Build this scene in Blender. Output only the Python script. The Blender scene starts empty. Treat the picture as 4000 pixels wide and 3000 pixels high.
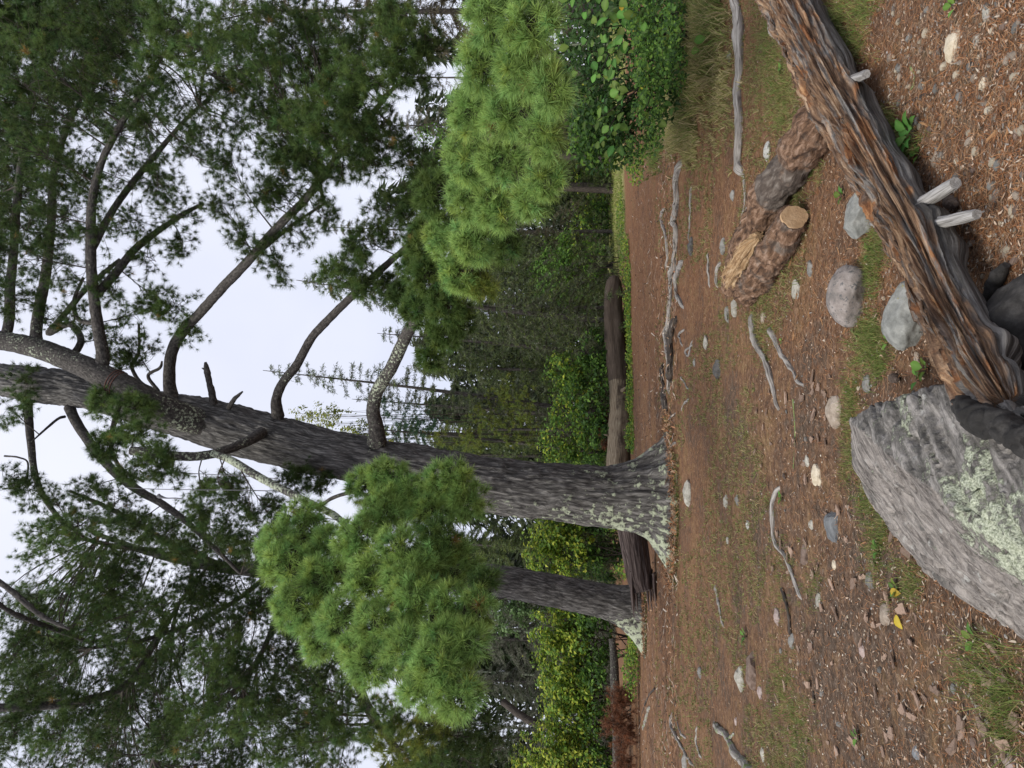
import bpy, math, random
import numpy as np
from mathutils import Vector, Matrix

# ------------------------------------------------------------------ camera
S = bpy.context.scene
FPX = 2753.0                       # focal length in photograph pixels (4000 x 3000 frame)
PITCH = math.atan(300 / FPX)
CAMZ = 1.5
SP, CP = math.sin(PITCH), math.cos(PITCH)
cam = bpy.data.cameras.new('camera')
cam.sensor_fit = 'HORIZONTAL'; cam.sensor_width = 36.0
cam.lens = 36.0 * FPX / 4000.0
cam.clip_start = 0.05; cam.clip_end = 2000
camo = bpy.data.objects.new('camera', cam)
S.collection.objects.link(camo)
_R = Vector((1, 0, 0)); _F = Vector((0, CP, SP)); _U = Vector((0, -SP, CP))
# the photograph lies on its side: image right = down, image up = world right
M3 = Matrix((-_U, _R, -_F)).transposed()
camo.matrix_world = Matrix.Translation((0, 0, CAMZ)) @ M3.to_4x4()
S.camera = camo

# ------------------------------------------------------------------ sky, sun, exposure
SUN_EL, SUN_AZ = math.radians(50), math.radians(-140)     # azimuth from +Y towards +X: behind the viewer, left
wd = bpy.data.worlds.new('World'); S.world = wd; wd.use_nodes = True
nt = wd.node_tree; nt.nodes.clear()
o_ = nt.nodes.new('ShaderNodeOutputWorld'); bg = nt.nodes.new('ShaderNodeBackground')
sky = nt.nodes.new('ShaderNodeTexSky'); sky.sky_type = 'NISHITA'; sky.sun_disc = False
sky.sun_elevation = SUN_EL; sky.sun_rotation = SUN_AZ
mx = nt.nodes.new('ShaderNodeMix'); mx.data_type = 'RGBA'; mx.inputs[0].default_value = 0.9
tcw = nt.nodes.new('ShaderNodeTexCoord'); nzw = nt.nodes.new('ShaderNodeTexNoise')
nzw.inputs['Scale'].default_value = 2.2; nzw.inputs['Detail'].default_value = 4
rw = nt.nodes.new('ShaderNodeValToRGB')
rw.color_ramp.elements[0].position = 0.3; rw.color_ramp.elements[0].color = (6.0, 6.3, 7.6, 1)
rw.color_ramp.elements[1].position = 0.7; rw.color_ramp.elements[1].color = (7.7, 7.85, 8.8, 1)
L = nt.links.new
L(tcw.outputs['Generated'], nzw.inputs['Vector']); L(nzw.outputs['Fac'], rw.inputs['Fac'])
L(sky.outputs[0], mx.inputs[6]); L(rw.outputs[0], mx.inputs[7])
L(mx.outputs[2], bg.inputs['Color']); bg.inputs['Strength'].default_value = 0.1
L(bg.outputs[0], o_.inputs['Surface'])
sun = bpy.data.lights.new('sun', 'SUN'); sun.energy = 2.8; sun.angle = math.radians(30); sun.color = (1, .95, .86)
suno = bpy.data.objects.new('sun', sun); S.collection.objects.link(suno)
sd = Vector((math.cos(SUN_EL) * math.sin(SUN_AZ), math.cos(SUN_EL) * math.cos(SUN_AZ), math.sin(SUN_EL)))
suno.rotation_euler = (-sd).to_track_quat('-Z', 'Y').to_euler(); suno.location = (0, 0, 40)
S.view_settings.view_transform = 'Standard'; S.view_settings.look = 'None'
S.view_settings.gamma = 1; S.view_settings.exposure = 0.4
S.cycles.use_denoising = True
S.cycles.max_bounces = 4; S.cycles.diffuse_bounces = 3; S.cycles.glossy_bounces = 2
S.cycles.transmission_bounces = 4; S.cycles.transparent_max_bounces = 4

# ------------------------------------------------------------------ helpers
COL = S.collection
rng = np.random.default_rng(7)
random.seed(7)
VS = 4000 / 2212.0                 # scale of the overview I measured in


def ray(x, y):
    r = (1500 - y) / FPX; d = (x - 2000) / FPX
    return np.array([r, CP + SP * d, SP - CP * d])


def W(x, y, Y):
    """world point seen at photo pixel (x, y), standing Y metres in front of the viewer"""
    d = ray(x, y)
    return np.array([0, 0, CAMZ]) + d * (Y / d[1])


def WV(x, y, Y):
    return W(x * VS, y * VS, Y)


def hsh(i, j, k, seed):
    h = (i.astype(np.int64) * 374761393 + j.astype(np.int64) * 668265263 + k.astype(np.int64) * 1440662683 + seed * 982451653) & 0xFFFFFFFF
    h = ((h ^ (h >> 13)) * 1274126177) & 0xFFFFFFFF
    h = ((h ^ (h >> 16)) * 2246822519) & 0xFFFFFFFF
    return ((h ^ (h >> 15)) & 0xFFFFFF) / float(0xFFFFFF)


def vn(P, seed=0):
    P = np.asarray(P, float)
    I = np.floor(P).astype(np.int64); f = P - I; f = f * f * (3 - 2 * f)
    i, j, k = I[..., 0], I[..., 1], I[..., 2]
    a, b, c = f[..., 0], f[..., 1], f[..., 2]
    r = 0
    for dx in (0, 1):
        for dy in (0, 1):
            for dz in (0, 1):
                w = (a if dx else 1 - a) * (b if dy else 1 - b) * (c if dz else 1 - c)
                r = r + w * hsh(i + dx, j + dy, k + dz, seed)
    return r


def fbm(P, seed=0, o=4):
    P = np.asarray(P, float); r = 0; a = .5; t = 0
    for q in range(o):
        r = r + a * vn(P * 2 ** q + 17.3 * q, seed + q); t += a; a *= .5
    return r / t


def gh(X, Y):
    """height of the ground"""
    X = np.asarray(X, float); Y = np.asarray(Y, float); o = 0 * X
    big = (fbm(np.stack([X * .45, Y * .45, o], -1), 3, 3) - .5) * .16
    sm = (fbm(np.stack([X * 3.1, Y * 3.1, o], -1), 5, 3) - .5) * .035
    mi = (fbm(np.stack([X * 14, Y * 14, o], -1), 9, 3) - .5) * .02 * np.clip(1.3 - Y / 12, 0, 1)
    return big * np.clip((Y - 1) / 8, .15, 1) + sm + mi


def GN(x, y):
    """points of the ground seen at photo pixels (x, y), and their distance"""
    x = np.atleast_1d(np.asarray(x, float)); y = np.atleast_1d(np.asarray(y, float))
    r = (1500 - y) / FPX; d = (x - 2000) / FPX; dY = CP + SP * d; dZ = SP - CP * d
    h = np.zeros(len(x))
    for _ in range(3):
        t_ = (h - CAMZ) / dZ; P = np.stack([r * t_, dY * t_, CAMZ + dZ * t_], -1); h = gh(P[:, 0], P[:, 1])
    P[:, 2] = h
    return P, t_


def G(x, y): return GN(x, y)[0][0]


def norm(v):
    v = np.asarray(v, float)
    return v / np.maximum(np.linalg.norm(v, axis=-1, keepdims=True), 1e-9)


class MB:
    """collects faces and builds one mesh"""
    def __init__(s):
        s.V = []; s.F = []; s.U = []; s.C = []; s.M = []; s.n = 0

    def add(s, V, F, U=None, C=None, mi=0):
        V = np.asarray(V, float).reshape(-1, 3); F = np.asarray(F, np.int64)
        s.V.append(V); s.F.append(F + s.n); s.n += len(V)
        s.U.append(np.zeros(F.shape + (2,)) if U is None else U)
        if C is None: C = np.ones((len(V), 4))
        C = np.asarray(C, float)
        if C.ndim == 1: C = np.tile(C, (len(V), 1))
        if C.shape[1] == 3: C = np.hstack([C, np.ones((len(C), 1))])
        s.C.append(C); s.M.append(np.full(len(F), mi))

    def mesh(s, name, mats, smooth=True):
        me = bpy.data.meshes.new(name)
        V = np.concatenate(s.V); nl = sum(f.size for f in s.F); nf = sum(len(f) for f in s.F)
        me.vertices.add(len(V)); me.vertices.foreach_set('co', V.astype(np.float32).ravel())
        me.loops.add(nl); me.loops.foreach_set('vertex_index', np.concatenate([f.ravel() for f in s.F]).astype(np.int32))
        me.polygons.add(nf)
        tot = np.concatenate([np.full(len(f), f.shape[1]) for f in s.F]).astype(np.int32)
        st = np.concatenate([[0], np.cumsum(tot)[:-1]]).astype(np.int32)
        me.polygons.foreach_set('loop_start', st); me.polygons.foreach_set('loop_total', tot)
        me.polygons.foreach_set('material_index', np.concatenate(s.M).astype(np.int32))
        me.polygons.foreach_set('use_smooth', np.full(nf, smooth))
        uv = me.uv_layers.new(name='UVMap')
        uv.data.foreach_set('uv', np.concatenate([u.reshape(-1, 2) for u in s.U]).astype(np.float32).ravel())
        ca = me.color_attributes.new('Col', 'FLOAT_COLOR', 'POINT')
        ca.data.foreach_set('color', np.concatenate(s.C).astype(np.float32).ravel())
        for m in (mats if isinstance(mats, (list, tuple)) else [mats]): me.materials.append(m)
        me.update(calc_edges=True); me.validate()
        return me

    def build(s, name, mats, parent=None, smooth=True, loc=None):
        return link(name, s.mesh(name, mats, smooth), parent, loc)


def link(name, data, parent=None, loc=None):
    o = bpy.data.objects.new(name, data); COL.objects.link(o)
    if loc is not None: o.location = [float(q) for q in loc]
    if parent is not None:
        o.parent = parent
        if loc is None: o.location = -parent.location     # meshes are written in world coordinates
    return o


def tag(o, label, cat, group=None, kind=None):
    if label: o['label'] = label
    if cat: o['category'] = cat
    if group: o['group'] = group
    if kind: o['kind'] = kind
    return o


def empty(name, loc, label, cat, group=None):
    o = bpy.data.objects.new(name, None); COL.objects.link(o); o.location = [float(q) for q in loc]
    o.empty_display_size = .2
    return tag(o, label, cat, group)


def catmull(P, n):
    P = np.asarray(P, float)
    if len(P) == 2: return P[0] + (P[1] - P[0]) * np.linspace(0, 1, n)[:, None]
    Q = np.vstack([2 * P[0] - P[1], P, 2 * P[-1] - P[-2]])
    seg = np.linalg.norm(np.diff(P[:, :3], axis=0), axis=1) + 1e-6
    cs = np.concatenate([[0], np.cumsum(seg)]); t = np.linspace(0, cs[-1], n)
    i = np.clip(np.searchsorted(cs, t, 'right') - 1, 0, len(P) - 2); u = ((t - cs[i]) / seg[i])[:, None]
    p0, p1, p2, p3 = Q[i], Q[i + 1], Q[i + 2], Q[i + 3]
    return .5 * (2 * p1 + (p2 - p0) * u + (2 * p0 - 5 * p1 + 4 * p2 - p3) * u ** 2 + (3 * p1 - p0 - 3 * p2 + p3) * u ** 3)


def frames(C, ref):
    T = norm(np.gradient(C, axis=0)); N = np.zeros_like(C)
    r = np.asarray(ref, float)
    for q in range(len(C)):
        v = r - T[q] * (r @ T[q])
        if np.linalg.norm(v) < 1e-4: v = np.cross(T[q], [.3, .5, .8])
        N[q] = norm(v); r = N[q]
    return T, N, np.cross(T, N)


def tube(mb, pts, rad, sides=8, rings=None, ref=(0, 1, 0), disp=None, col=None, cap=True, mi=0):
    """tapered tube through pts; disp(s, a, P) gives an outward offset in metres; col(s, a, P) gives rgba"""
    pts = np.asarray(pts, float); rad = np.asarray(rad, float)
    if rings is None: rings = max(2, len(pts) * 3 - 2)
    X = catmull(np.hstack([pts, rad[:, None]]), rings); C = X[:, :3]; R = np.maximum(X[:, 3], .0005)
    T, N, B = frames(C, ref)
    s = np.concatenate([[0], np.cumsum(np.linalg.norm(np.diff(C, axis=0), axis=1))])
    a = np.linspace(0, 2 * np.pi, sides, endpoint=False)
    D = np.cos(a)[None, :, None] * N[:, None] + np.sin(a)[None, :, None] * B[:, None]
    P = C[:, None] + D * R[:, None, None]
    SS, AA = np.broadcast_to(s[:, None], P.shape[:2]), np.broadcast_to(a[None], P.shape[:2])
    if disp is not None: P = P + D * disp(SS, AA, P)[..., None]
    i = np.arange(rings - 1)[:, None] * sides; j = np.arange(sides)[None]; j2 = (j + 1) % sides
    F = np.stack([i + j, i + j2, i + sides + j2, i + sides + j], -1).reshape(-1, 4)
    rm = float(R.mean()); u = np.linspace(0, 2 * np.pi * rm, sides + 1)
    U = np.zeros((rings - 1, sides, 4, 2))
    U[..., 0, 0] = u[:-1]; U[..., 1, 0] = u[1:]; U[..., 2, 0] = u[1:]; U[..., 3, 0] = u[:-1]
    U[..., 0, 1] = U[..., 1, 1] = s[:-1, None]; U[..., 2, 1] = U[..., 3, 1] = s[1:, None]
    cc = None
    if col is not None: cc = col(SS, AA, P).reshape(-1, 4) if callable(col) else np.asarray(col, float)
    mb.add(P.reshape(-1, 3), F, U.reshape(-1, 4, 2), cc, mi)
    if cap:
        for e, q in ((0, C[0]), (rings - 1, C[-1])):
            ring = P[e]; V = np.vstack([ring, ring.mean(0)[None]])
            jj = np.arange(sides); kk = (jj + 1) % sides
            f = np.stack([kk, jj, np.full(sides, sides)], -1) if e == 0 else np.stack([jj, kk, np.full(sides, sides)], -1)
            ce = None
            if col is not None:
                ce = np.vstack([cc.reshape(rings, sides, 4)[e], cc.reshape(rings, sides, 4)[e].mean(0)[None]]) if callable(col) else cc
            uv = np.zeros((sides, 3, 2)); uv[:, :2, 0] = u[:-1, None]; uv[..., 1] = s[e]
            mb.add(V, f, uv, ce, mi)
    return C, R


# ------------------------------------------------------------------ materials
def nodes(name):
    m = bpy.data.materials.new(name); m.use_nodes = True
    t = m.node_tree; b = t.nodes['Principled BSDF']
    b.inputs['Specular IOR Level'].default_value = .25
    return m, t, b


def nd(t, kind, **kw):
    n = t.nodes.new('ShaderNode' + kind)
    for k, v in kw.items():
        if k in n.inputs.keys(): n.inputs[k].default_value = v
        else: setattr(n, k, v)
    return n


def ramp(t, fac, stops):
    r = t.nodes.new('ShaderNodeValToRGB'); e = r.color_ramp.elements
    while len(e) < len(stops): e.new(.5)
    for q, (p, c) in zip(e, stops):
        q.position = p; q.color = (*c, 1) if len(c) == 3 else c
    t.links.new(fac, r.inputs['Fac']); return r.outputs[0]


def mixc(t, f, a, b):
    m = t.nodes.new('ShaderNodeMix'); m.data_type = 'RGBA'
    for s_, v in ((0, f), (6, a), (7, b)):
        if isinstance(v, (int, float)): m.inputs[s_].default_value = v
        elif isinstance(v, tuple): m.inputs[s_].default_value = (*v, 1)
        else: t.links.new(v, m.inputs[s_])
    return m.outputs[2]


def math_(t, op, a, b=0.0, clamp=False):
    m = t.nodes.new('ShaderNodeMath'); m.operation = op; m.use_clamp = clamp
    for s_, v in ((0, a), (1, b)):
        if isinstance(v, (int, float)): m.inputs[s_].default_value = v
        else: t.links.new(v, m.inputs[s_])
    return m.outputs[0]


def noise(t, vec, scale, detail=5, rough=.6, dist=0.0):
    n = nd(t, 'TexNoise'); n.inputs['Scale'].default_value = scale; n.inputs['Detail'].default_value = detail
    n.inputs['Roughness'].default_value = rough; n.inputs['Distortion'].default_value = dist
    if vec is not None: t.links.new(vec, n.inputs['Vector'])
    return n.outputs['Fac']


def mapping(t, vec, scale):
    m = nd(t, 'Mapping'); m.inputs['Scale'].default_value = scale; t.links.new(vec, m.inputs['Vector']); return m.outputs[0]


def bump(t, b, h, strength, dist):
    n = nd(t, 'Bump'); n.inputs['Strength'].default_value = strength; n.inputs['Distance'].default_value = dist
    t.links.new(h, n.inputs['Height']); t.links.new(n.outputs[0], b.inputs['Normal'])


def mat_bark(name, c0, c1, c2, su=18, sv=4, lichen=None, lich_scale=14, bdist=.02, alt=None, alts=3.0, crack=None):
    """bark or weathered wood in tube coordinates (metres round, metres along); Col red channel = lichen density, green = second colour set"""
    m, t, b = nodes(name)
    tc = nd(t, 'TexCoord'); uv = mapping(t, tc.outputs['UV'], (su, sv, 1))
    n1 = noise(t, uv, 1, 8, .65, .4); n2 = noise(t, tc.outputs['Object'], 2.2, 4)
    c = ramp(t, n1, [(.36, c0), (.5, c1), (.66, c2)])
    at = nd(t, 'VertexColor'); at.layer_name = 'Col'
    sp = nd(t, 'SeparateColor'); t.links.new(at.outputs[0], sp.inputs[0])
    if alt:
        c_b = ramp(t, n1, [(.28, alt[0]), (.5, alt[1]), (.72, alt[2])])
        nn = noise(t, tc.outputs['Object'], alts, 5)
        f = math_(t, 'MULTIPLY', math_(t, 'ADD', math_(t, 'SUBTRACT', nn, .5), math_(t, 'SUBTRACT', sp.outputs[1], .5)), 7)
        f = math_(t, 'ADD', f, .5, True)
        c = mixc(t, f, c, c_b)
    c = mixc(t, math_(t, 'MULTIPLY', n2, .35), c, c0)
    h = n1
    if crack:
        # furrows between the bark plates
        off = nd(t, 'TexNoise'); off.inputs['Scale'].default_value = 5; off.inputs['Detail'].default_value = 3; t.links.new(tc.outputs['UV'], off.inputs['Vector'])
        va = nd(t, 'VectorMath'); va.operation = 'SCALE'; va.inputs['Scale'].default_value = .16; t.links.new(off.outputs['Color'], va.inputs[0])
        vb = nd(t, 'VectorMath'); vb.operation = 'ADD'; t.links.new(va.outputs[0], vb.inputs[0]); t.links.new(tc.outputs['UV'], vb.inputs[1])
        vo = nd(t, 'TexVoronoi'); vo.feature = 'DISTANCE_TO_EDGE'; vo.inputs['Scale'].default_value = 1; t.links.new(mapping(t, vb.outputs[0], crack), vo.inputs['Vector'])
        ck = math_(t, 'MULTIPLY', math_(t, 'SUBTRACT', .11, vo.outputs['Distance']), 11, True)
        c = mixc(t, math_(t, 'MULTIPLY', ck, .6), c, tuple(q * .55 for q in c0)); h = math_(t, 'SUBTRACT', h, math_(t, 'MULTIPLY', ck, .9))
    if lichen:
        nl = noise(t, tc.outputs['Object'], lich_scale, 6, .62)
        f = math_(t, 'MULTIPLY', math_(t, 'SUBTRACT', math_(t, 'ADD', nl, sp.outputs[0]), 1.0), 14, True)
        lc = ramp(t, noise(t, tc.outputs['Object'], lich_scale * 3, 3), [(.3, tuple(q * .62 for q in lichen)), (.7, lichen)])
        c = mixc(t, f, c, lc)
        h = math_(t, 'ADD', n1, math_(t, 'MULTIPLY', f, .35))
    t.links.new(c, b.inputs['Base Color']); b.inputs['Roughness'].default_value = .88
    bump(t, b, h, .9, bdist)
    return m


def mat_rock(name, c0, c1, c2, scale=9, lichen=None, lth=.62, speck=None, rough=.85, stretch=(1, 1, 1), rnd=.25, moss=None):
    m, t, b = nodes(name)
    tc = nd(t, 'TexCoord'); v = tc.outputs['Object']
    vv = mapping(t, v, stretch)
    n1 = noise(t, vv, scale, 9, .68); n2 = noise(t, vv, scale * 6, 5, .7)
    c = ramp(t, n1, [(.32, c0), (.5, c1), (.68, c2)])
    c = mixc(t, math_(t, 'MULTIPLY', n2, .4), c, tuple(q * .6 for q in c0))
    if speck:
        s = noise(t, v, scale * 3.5, 4, .7)
        c = mixc(t, math_(t, 'MULTIPLY', math_(t, 'SUBTRACT', s, .56), 16, True), c, speck)
    if lichen:
        nl = noise(t, v, scale * .9, 9, .7, .3)
        f = math_(t, 'MULTIPLY', math_(t, 'SUBTRACT', nl, lth), 22, True)
        lc = ramp(t, noise(t, v, scale * 9, 3), [(.3, tuple(q * .55 for q in lichen)), (.65, lichen)])
        c = mixc(t, f, c, lc)
        n1 = math_(t, 'ADD', n1, math_(t, 'MULTIPLY', f, .25))
    if moss:
        nl = noise(t, v, scale * .7, 6, .6)
        c = mixc(t, math_(t, 'MULTIPLY', math_(t, 'SUBTRACT', nl, .66), 20, True), c, moss)
    if rnd:
        oi = nd(t, 'ObjectInfo')
        hv = nd(t, 'HueSaturation'); t.links.new(c, hv.inputs['Color'])
        t.links.new(math_(t, 'ADD', math_(t, 'MULTIPLY', oi.outputs['Random'], rnd * 2), 1 - rnd), hv.inputs['Value'])
        c = hv.outputs[0]
    t.links.new(c, b.inputs['Base Color']); b.inputs['Roughness'].default_value = rough
    bump(t, b, math_(t, 'ADD', n1, math_(t, 'MULTIPLY', n2, .5)), .7, .012)
    return m


def mat_leaf(name, trans=.35, rough=.5, spec=.3, rnd=0.0, inst=False):
    """leaf or needle: colour comes from the Col attribute of each leaf"""
    m, t, b = nodes(name)
    at = nd(t, 'VertexColor'); at.layer_name = 'Col'; c = at.outputs[0]
    if inst:
        ia = nd(t, 'Attribute'); ia.attribute_type = 'INSTANCER'; ia.attribute_name = 'tint'
        mm = nd(t, 'Mix'); mm.data_type = 'RGBA'; mm.blend_type = 'MULTIPLY'; mm.inputs[0].default_value = 1
        t.links.new(c, mm.inputs[6]); t.links.new(ia.outputs['Color'], mm.inputs[7]); c = mm.outputs[2]
    if rnd:
        oi = nd(t, 'ObjectInfo'); hv = nd(t, 'HueSaturation'); t.links.new(c, hv.inputs['Color'])
        t.links.new(math_(t, 'ADD', math_(t, 'MULTIPLY', oi.outputs['Random'], rnd * 2), 1 - rnd), hv.inputs['Value'])
        t.links.new(math_(t, 'ADD', math_(t, 'MULTIPLY', oi.outputs['Random'], .06), .47), hv.inputs['Hue'])
        c = hv.outputs[0]
    t.links.new(c, b.inputs['Base Color']); b.inputs['Roughness'].default_value = rough
    b.inputs['Specular IOR Level'].default_value = spec * .5
    if trans:
        tr = nd(t, 'BsdfTranslucent'); t.links.new(c, tr.inputs['Color'])
        ms = nd(t, 'MixShader'); ms.inputs[0].default_value = trans
        t.links.new(b.outputs[0], ms.inputs[1]); t.links.new(tr.outputs[0], ms.inputs[2])
        t.links.new(ms.outputs[0], t.nodes['Material Output'].inputs['Surface'])
    return m


M = {}
M['needle'] = mat_leaf('pine_needles', .38, .45, .35)
M['needle_i'] = mat_leaf('crown_needles', .38, .45, .35, 0, True)
M['leaf'] = mat_leaf('broad_leaves', .4, .45, .35)
M['leafobj'] = mat_leaf('single_leaf', .3, .5, .3, .3)
M['litter'] = mat_leaf('needle_litter', 0, .8, .15)
M['grass'] = mat_leaf('grass_blades', .3, .6, .2)
M['twig'] = mat_bark('twig_bark', (.02, .015, .012), (.05, .04, .032), (.10, .085, .07), 60, 20)
M['pine_bark'] = mat_bark('pine_bark', (.03, .028, .026), (.11, .104, .098), (.25, .24, .225), 26, 3.2, (.39, .43, .31), 8, .03, crack=(17, 1.25, 1))
M['limb_bark'] = mat_bark('limb_bark', (.02, .018, .016), (.055, .049, .044), (.13, .118, .105), 30, 14, (.40, .44, .32), 22, .015)  # darker bark tone puts the limbs' backlit silhouette into the colour
M['grey_root'] = mat_bark('grey_root_wood', (.10, .09, .08), (.27, .25, .23), (.44, .42, .39), 60, 5, (.2, .26, .1), 12, .008)
M['dark_wood'] = mat_bark('dark_wet_wood', (.02, .017, .015), (.055, .045, .038), (.12, .10, .085), 40, 6)
M['spruce_bark'] = mat_bark('spruce_bark', (.03, .027, .024), (.075, .066, .06), (.15, .14, .13), 24, 10, (.35, .4, .3), 14)


# ------------------------------------------------------------------ foliage builders
def tufts(mb, C, A, Ln, n, w, col0, col1, lo=.25, hi=1.35, jit=.15, stem=.35):
    """needle brushes: C centres, A axes, Ln needle length per tuft, n needles each"""
    C = np.asarray(C, float); A = norm(A); k = len(C)
    if k == 0: return
    Ln = np.broadcast_to(np.asarray(Ln, float), (k,))
    rv = norm(rng.normal(size=(k, n, 3)))
    Ax = A[:, None]
    perp = norm(rv - Ax * (rv * Ax).sum(-1, keepdims=True))
    ang = lo + (hi - lo) * rng.random((k, n, 1)) ** .8
    D = Ax * np.cos(ang) + perp * np.sin(ang)
    D = norm(D + rng.normal(size=(k, n, 3)) * jit * .5)
    ln = Ln[:, None, None] * (.7 + .4 * rng.random((k, n, 1)))
    base = C[:, None] + Ax * ((rng.random((k, n, 1)) - .75) * stem * Ln[:, None, None])
    side = norm(np.cross(D, rng.normal(size=(k, n, 3)))) * w * .5
    tip = base + D * ln; tip[..., 2] -= .08 * ln[..., 0]
    V = np.stack([base - side, base + side, tip], 2).reshape(-1, 3)
    F = np.arange(k * n * 3).reshape(-1, 3)
    c0 = np.asarray(col0, float); c1 = np.asarray(col1, float)
    if c0.ndim == 1: c0 = np.tile(c0, (k, 1)); c1 = np.tile(c1, (k, 1))
    v = (.8 + .4 * rng.random((k, n, 1)))
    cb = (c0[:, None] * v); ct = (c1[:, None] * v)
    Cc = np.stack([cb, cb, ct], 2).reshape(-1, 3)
    mb.add(V, F, None, Cc)


def needle_proto(seed, n=46):
    """one needle brush, 1 unit long, axis +Z"""
    global rng
    keep = rng; rng = np.random.default_rng(seed); mb = MB()
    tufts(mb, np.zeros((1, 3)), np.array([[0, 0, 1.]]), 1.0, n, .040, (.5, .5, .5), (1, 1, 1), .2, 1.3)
    rng = keep
    o = bpy.data.objects.new('needle_brush', mb.mesh('needle_brush', M['needle_i'])); return o


class TB:
    """needle brushes of a crown: one point each, drawn by geometry nodes"""
    tree = None

    def __init__(s): s.C = []; s.A = []; s.L = []; s.K = []

    def put(s, C, A, Ln, col): s.C.append(C); s.A.append(A); s.L.append(Ln); s.K.append(col)

    def build(s, name, mat, parent):
        C = np.vstack(s.C); me = bpy.data.meshes.new(name); me.vertices.add(len(C)); me.vertices.foreach_set('co', C.astype(np.float32).ravel())
        a = me.attributes.new('axis', 'FLOAT_VECTOR', 'POINT'); a.data.foreach_set('vector', norm(np.vstack(s.A)).astype(np.float32).ravel())
        a = me.attributes.new('len', 'FLOAT', 'POINT'); a.data.foreach_set('value', np.concatenate(s.L).astype(np.float32))
        a = me.attributes.new('pick', 'INT', 'POINT'); a.data.foreach_set('value', rng.integers(0, 5, len(C)).astype(np.int32))
        k = np.vstack(s.K); a = me.attributes.new('tint', 'FLOAT_COLOR', 'POINT'); a.data.foreach_set('color', np.hstack([k, np.ones((len(k), 1))]).astype(np.float32).ravel())
        me.materials.append(mat); o = link(name, me, parent)
        if TB.tree is None: TB.tree = TB.make()
        md = o.modifiers.new('brushes', 'NODES'); md.node_group = TB.tree
        return o

    @staticmethod
    def make():
        t = bpy.data.node_groups.new('needle_brushes', 'GeometryNodeTree')
        t.interface.new_socket('Geometry', in_out='INPUT', socket_type='NodeSocketGeometry'); t.interface.new_socket('Geometry', in_out='OUTPUT', socket_type='NodeSocketGeometry')
        N = t.nodes.new; Lk = t.links.new
        gi, go = N('NodeGroupInput'), N('NodeGroupOutput'); iop = N('GeometryNodeInstanceOnPoints'); jn = N('GeometryNodeJoinGeometry')
        for q in range(5):
            oi = N('GeometryNodeObjectInfo'); oi.inputs['Object'].default_value = needle_proto(900 + q)
            g2 = N('GeometryNodeGeometryToInstance'); Lk(oi.outputs['Geometry'], g2.inputs[0]); Lk(g2.outputs[0], jn.inputs[0])

        def attr(nm, ty):
            n = N('GeometryNodeInputNamedAttribute'); n.data_type = ty; n.inputs['Name'].default_value = nm; return n.outputs['Attribute']
        al = N('FunctionNodeAlignRotationToVector'); al.axis = 'Z'; Lk(attr('axis', 'FLOAT_VECTOR'), al.inputs['Vector'])
        iop.inputs['Pick Instance'].default_value = True
        Lk(gi.outputs[0], iop.inputs['Points']); Lk(jn.outputs[0], iop.inputs['Instance']); Lk(attr('pick', 'INT'), iop.inputs['Instance Index'])
        Lk(al.outputs[0], iop.inputs['Rotation']); Lk(attr('len', 'FLOAT'), iop.inputs['Scale']); Lk(iop.outputs[0], go.inputs[0])
        return t


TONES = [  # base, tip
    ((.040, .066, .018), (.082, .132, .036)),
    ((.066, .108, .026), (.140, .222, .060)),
    ((.140, .210, .050), (.400, .600, .175)),  # near boughs: the stronger light on them is put into this raised needle colour
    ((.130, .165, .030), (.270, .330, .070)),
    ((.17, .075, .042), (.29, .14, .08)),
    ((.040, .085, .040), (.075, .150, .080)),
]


def ellip(n, fill=.0):
    v = norm(rng.normal(size=(n, 3))); r = (fill + (1 - fill) * rng.random((n, 1))) ** (1 / 2.4)
    return v * r


def twigs(mb, P, R):
    """P (k, m, 3) thin three-sided twigs, R (m,) radii"""
    k, m, _ = P.shape
    T = norm(np.gradient(P, axis=1)); N = norm(np.cross(T, rng.normal(size=(k, 1, 3)))); B = np.cross(T, N)
    a = np.array([0, 2.094, 4.189]); D = np.cos(a)[:, None] * N[:, :, None] + np.sin(a)[:, None] * B[:, :, None]
    V = P[:, :, None] + D * np.asarray(R)[None, :, None, None]
    i = (np.arange(k)[:, None, None] * m + np.arange(m - 1)[None, :, None]) * 3; j = np.arange(3)[None, None]; j2 = (j + 1) % 3
    F = np.stack([i + j, i + j2, i + 3 + j2, i + 3 + j], -1).reshape(-1, 4)
    U = np.zeros((len(F), 4, 2)); U[:, 2:, 1] = .1
    mb.add(V.reshape(-1, 3), F, U)


def bez(a, b, c, m):
    t = np.linspace(0, 1, m)[None, :, None]
    return a[:, None] * (1 - t) ** 2 + 2 * b[:, None] * t * (1 - t) + c[:, None] * t * t


def branchlet(wood, limbs, c, R, thin):
    d = np.linalg.norm(limbs - c, axis=1) + .15 * np.abs(limbs[:, 2] - c[2])
    o = limbs[int(np.argmin(d))]; dist = np.linalg.norm(c - o)
    far = c + norm((c - o) + 1e-6) * R.mean() * .35
    mid = (o + c) / 2 + rng.normal(size=3) * .06 * dist + np.array([0, 0, .06 * dist])
    rb = min(.03, .008 + .006 * dist) * thin
    path = catmull(np.vstack([o, mid, c, far]), 14)
    tube(wood, path[::2], np.linspace(rb, .004, 7), 5, 12, cap=False)
    return path


def tone_cols(tone, k, sd=.16):
    tb, tt = TONES[tone]
    var = np.clip(rng.normal(1, sd, (k, 1)), .55, 1.5); hue = rng.normal(0, .07, (k, 1)) * np.array([1.5, .3, -.8])
    a, b = np.clip(np.array(tb) * var * (1 + hue), .003, 1), np.clip(np.array(tt) * var * (1 + hue), .003, 1)
    dead = rng.random(k) < .004
    a[dead] = (.16, .09, .03); b[dead] = (.42, .27, .08)
    return a, b


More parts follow.
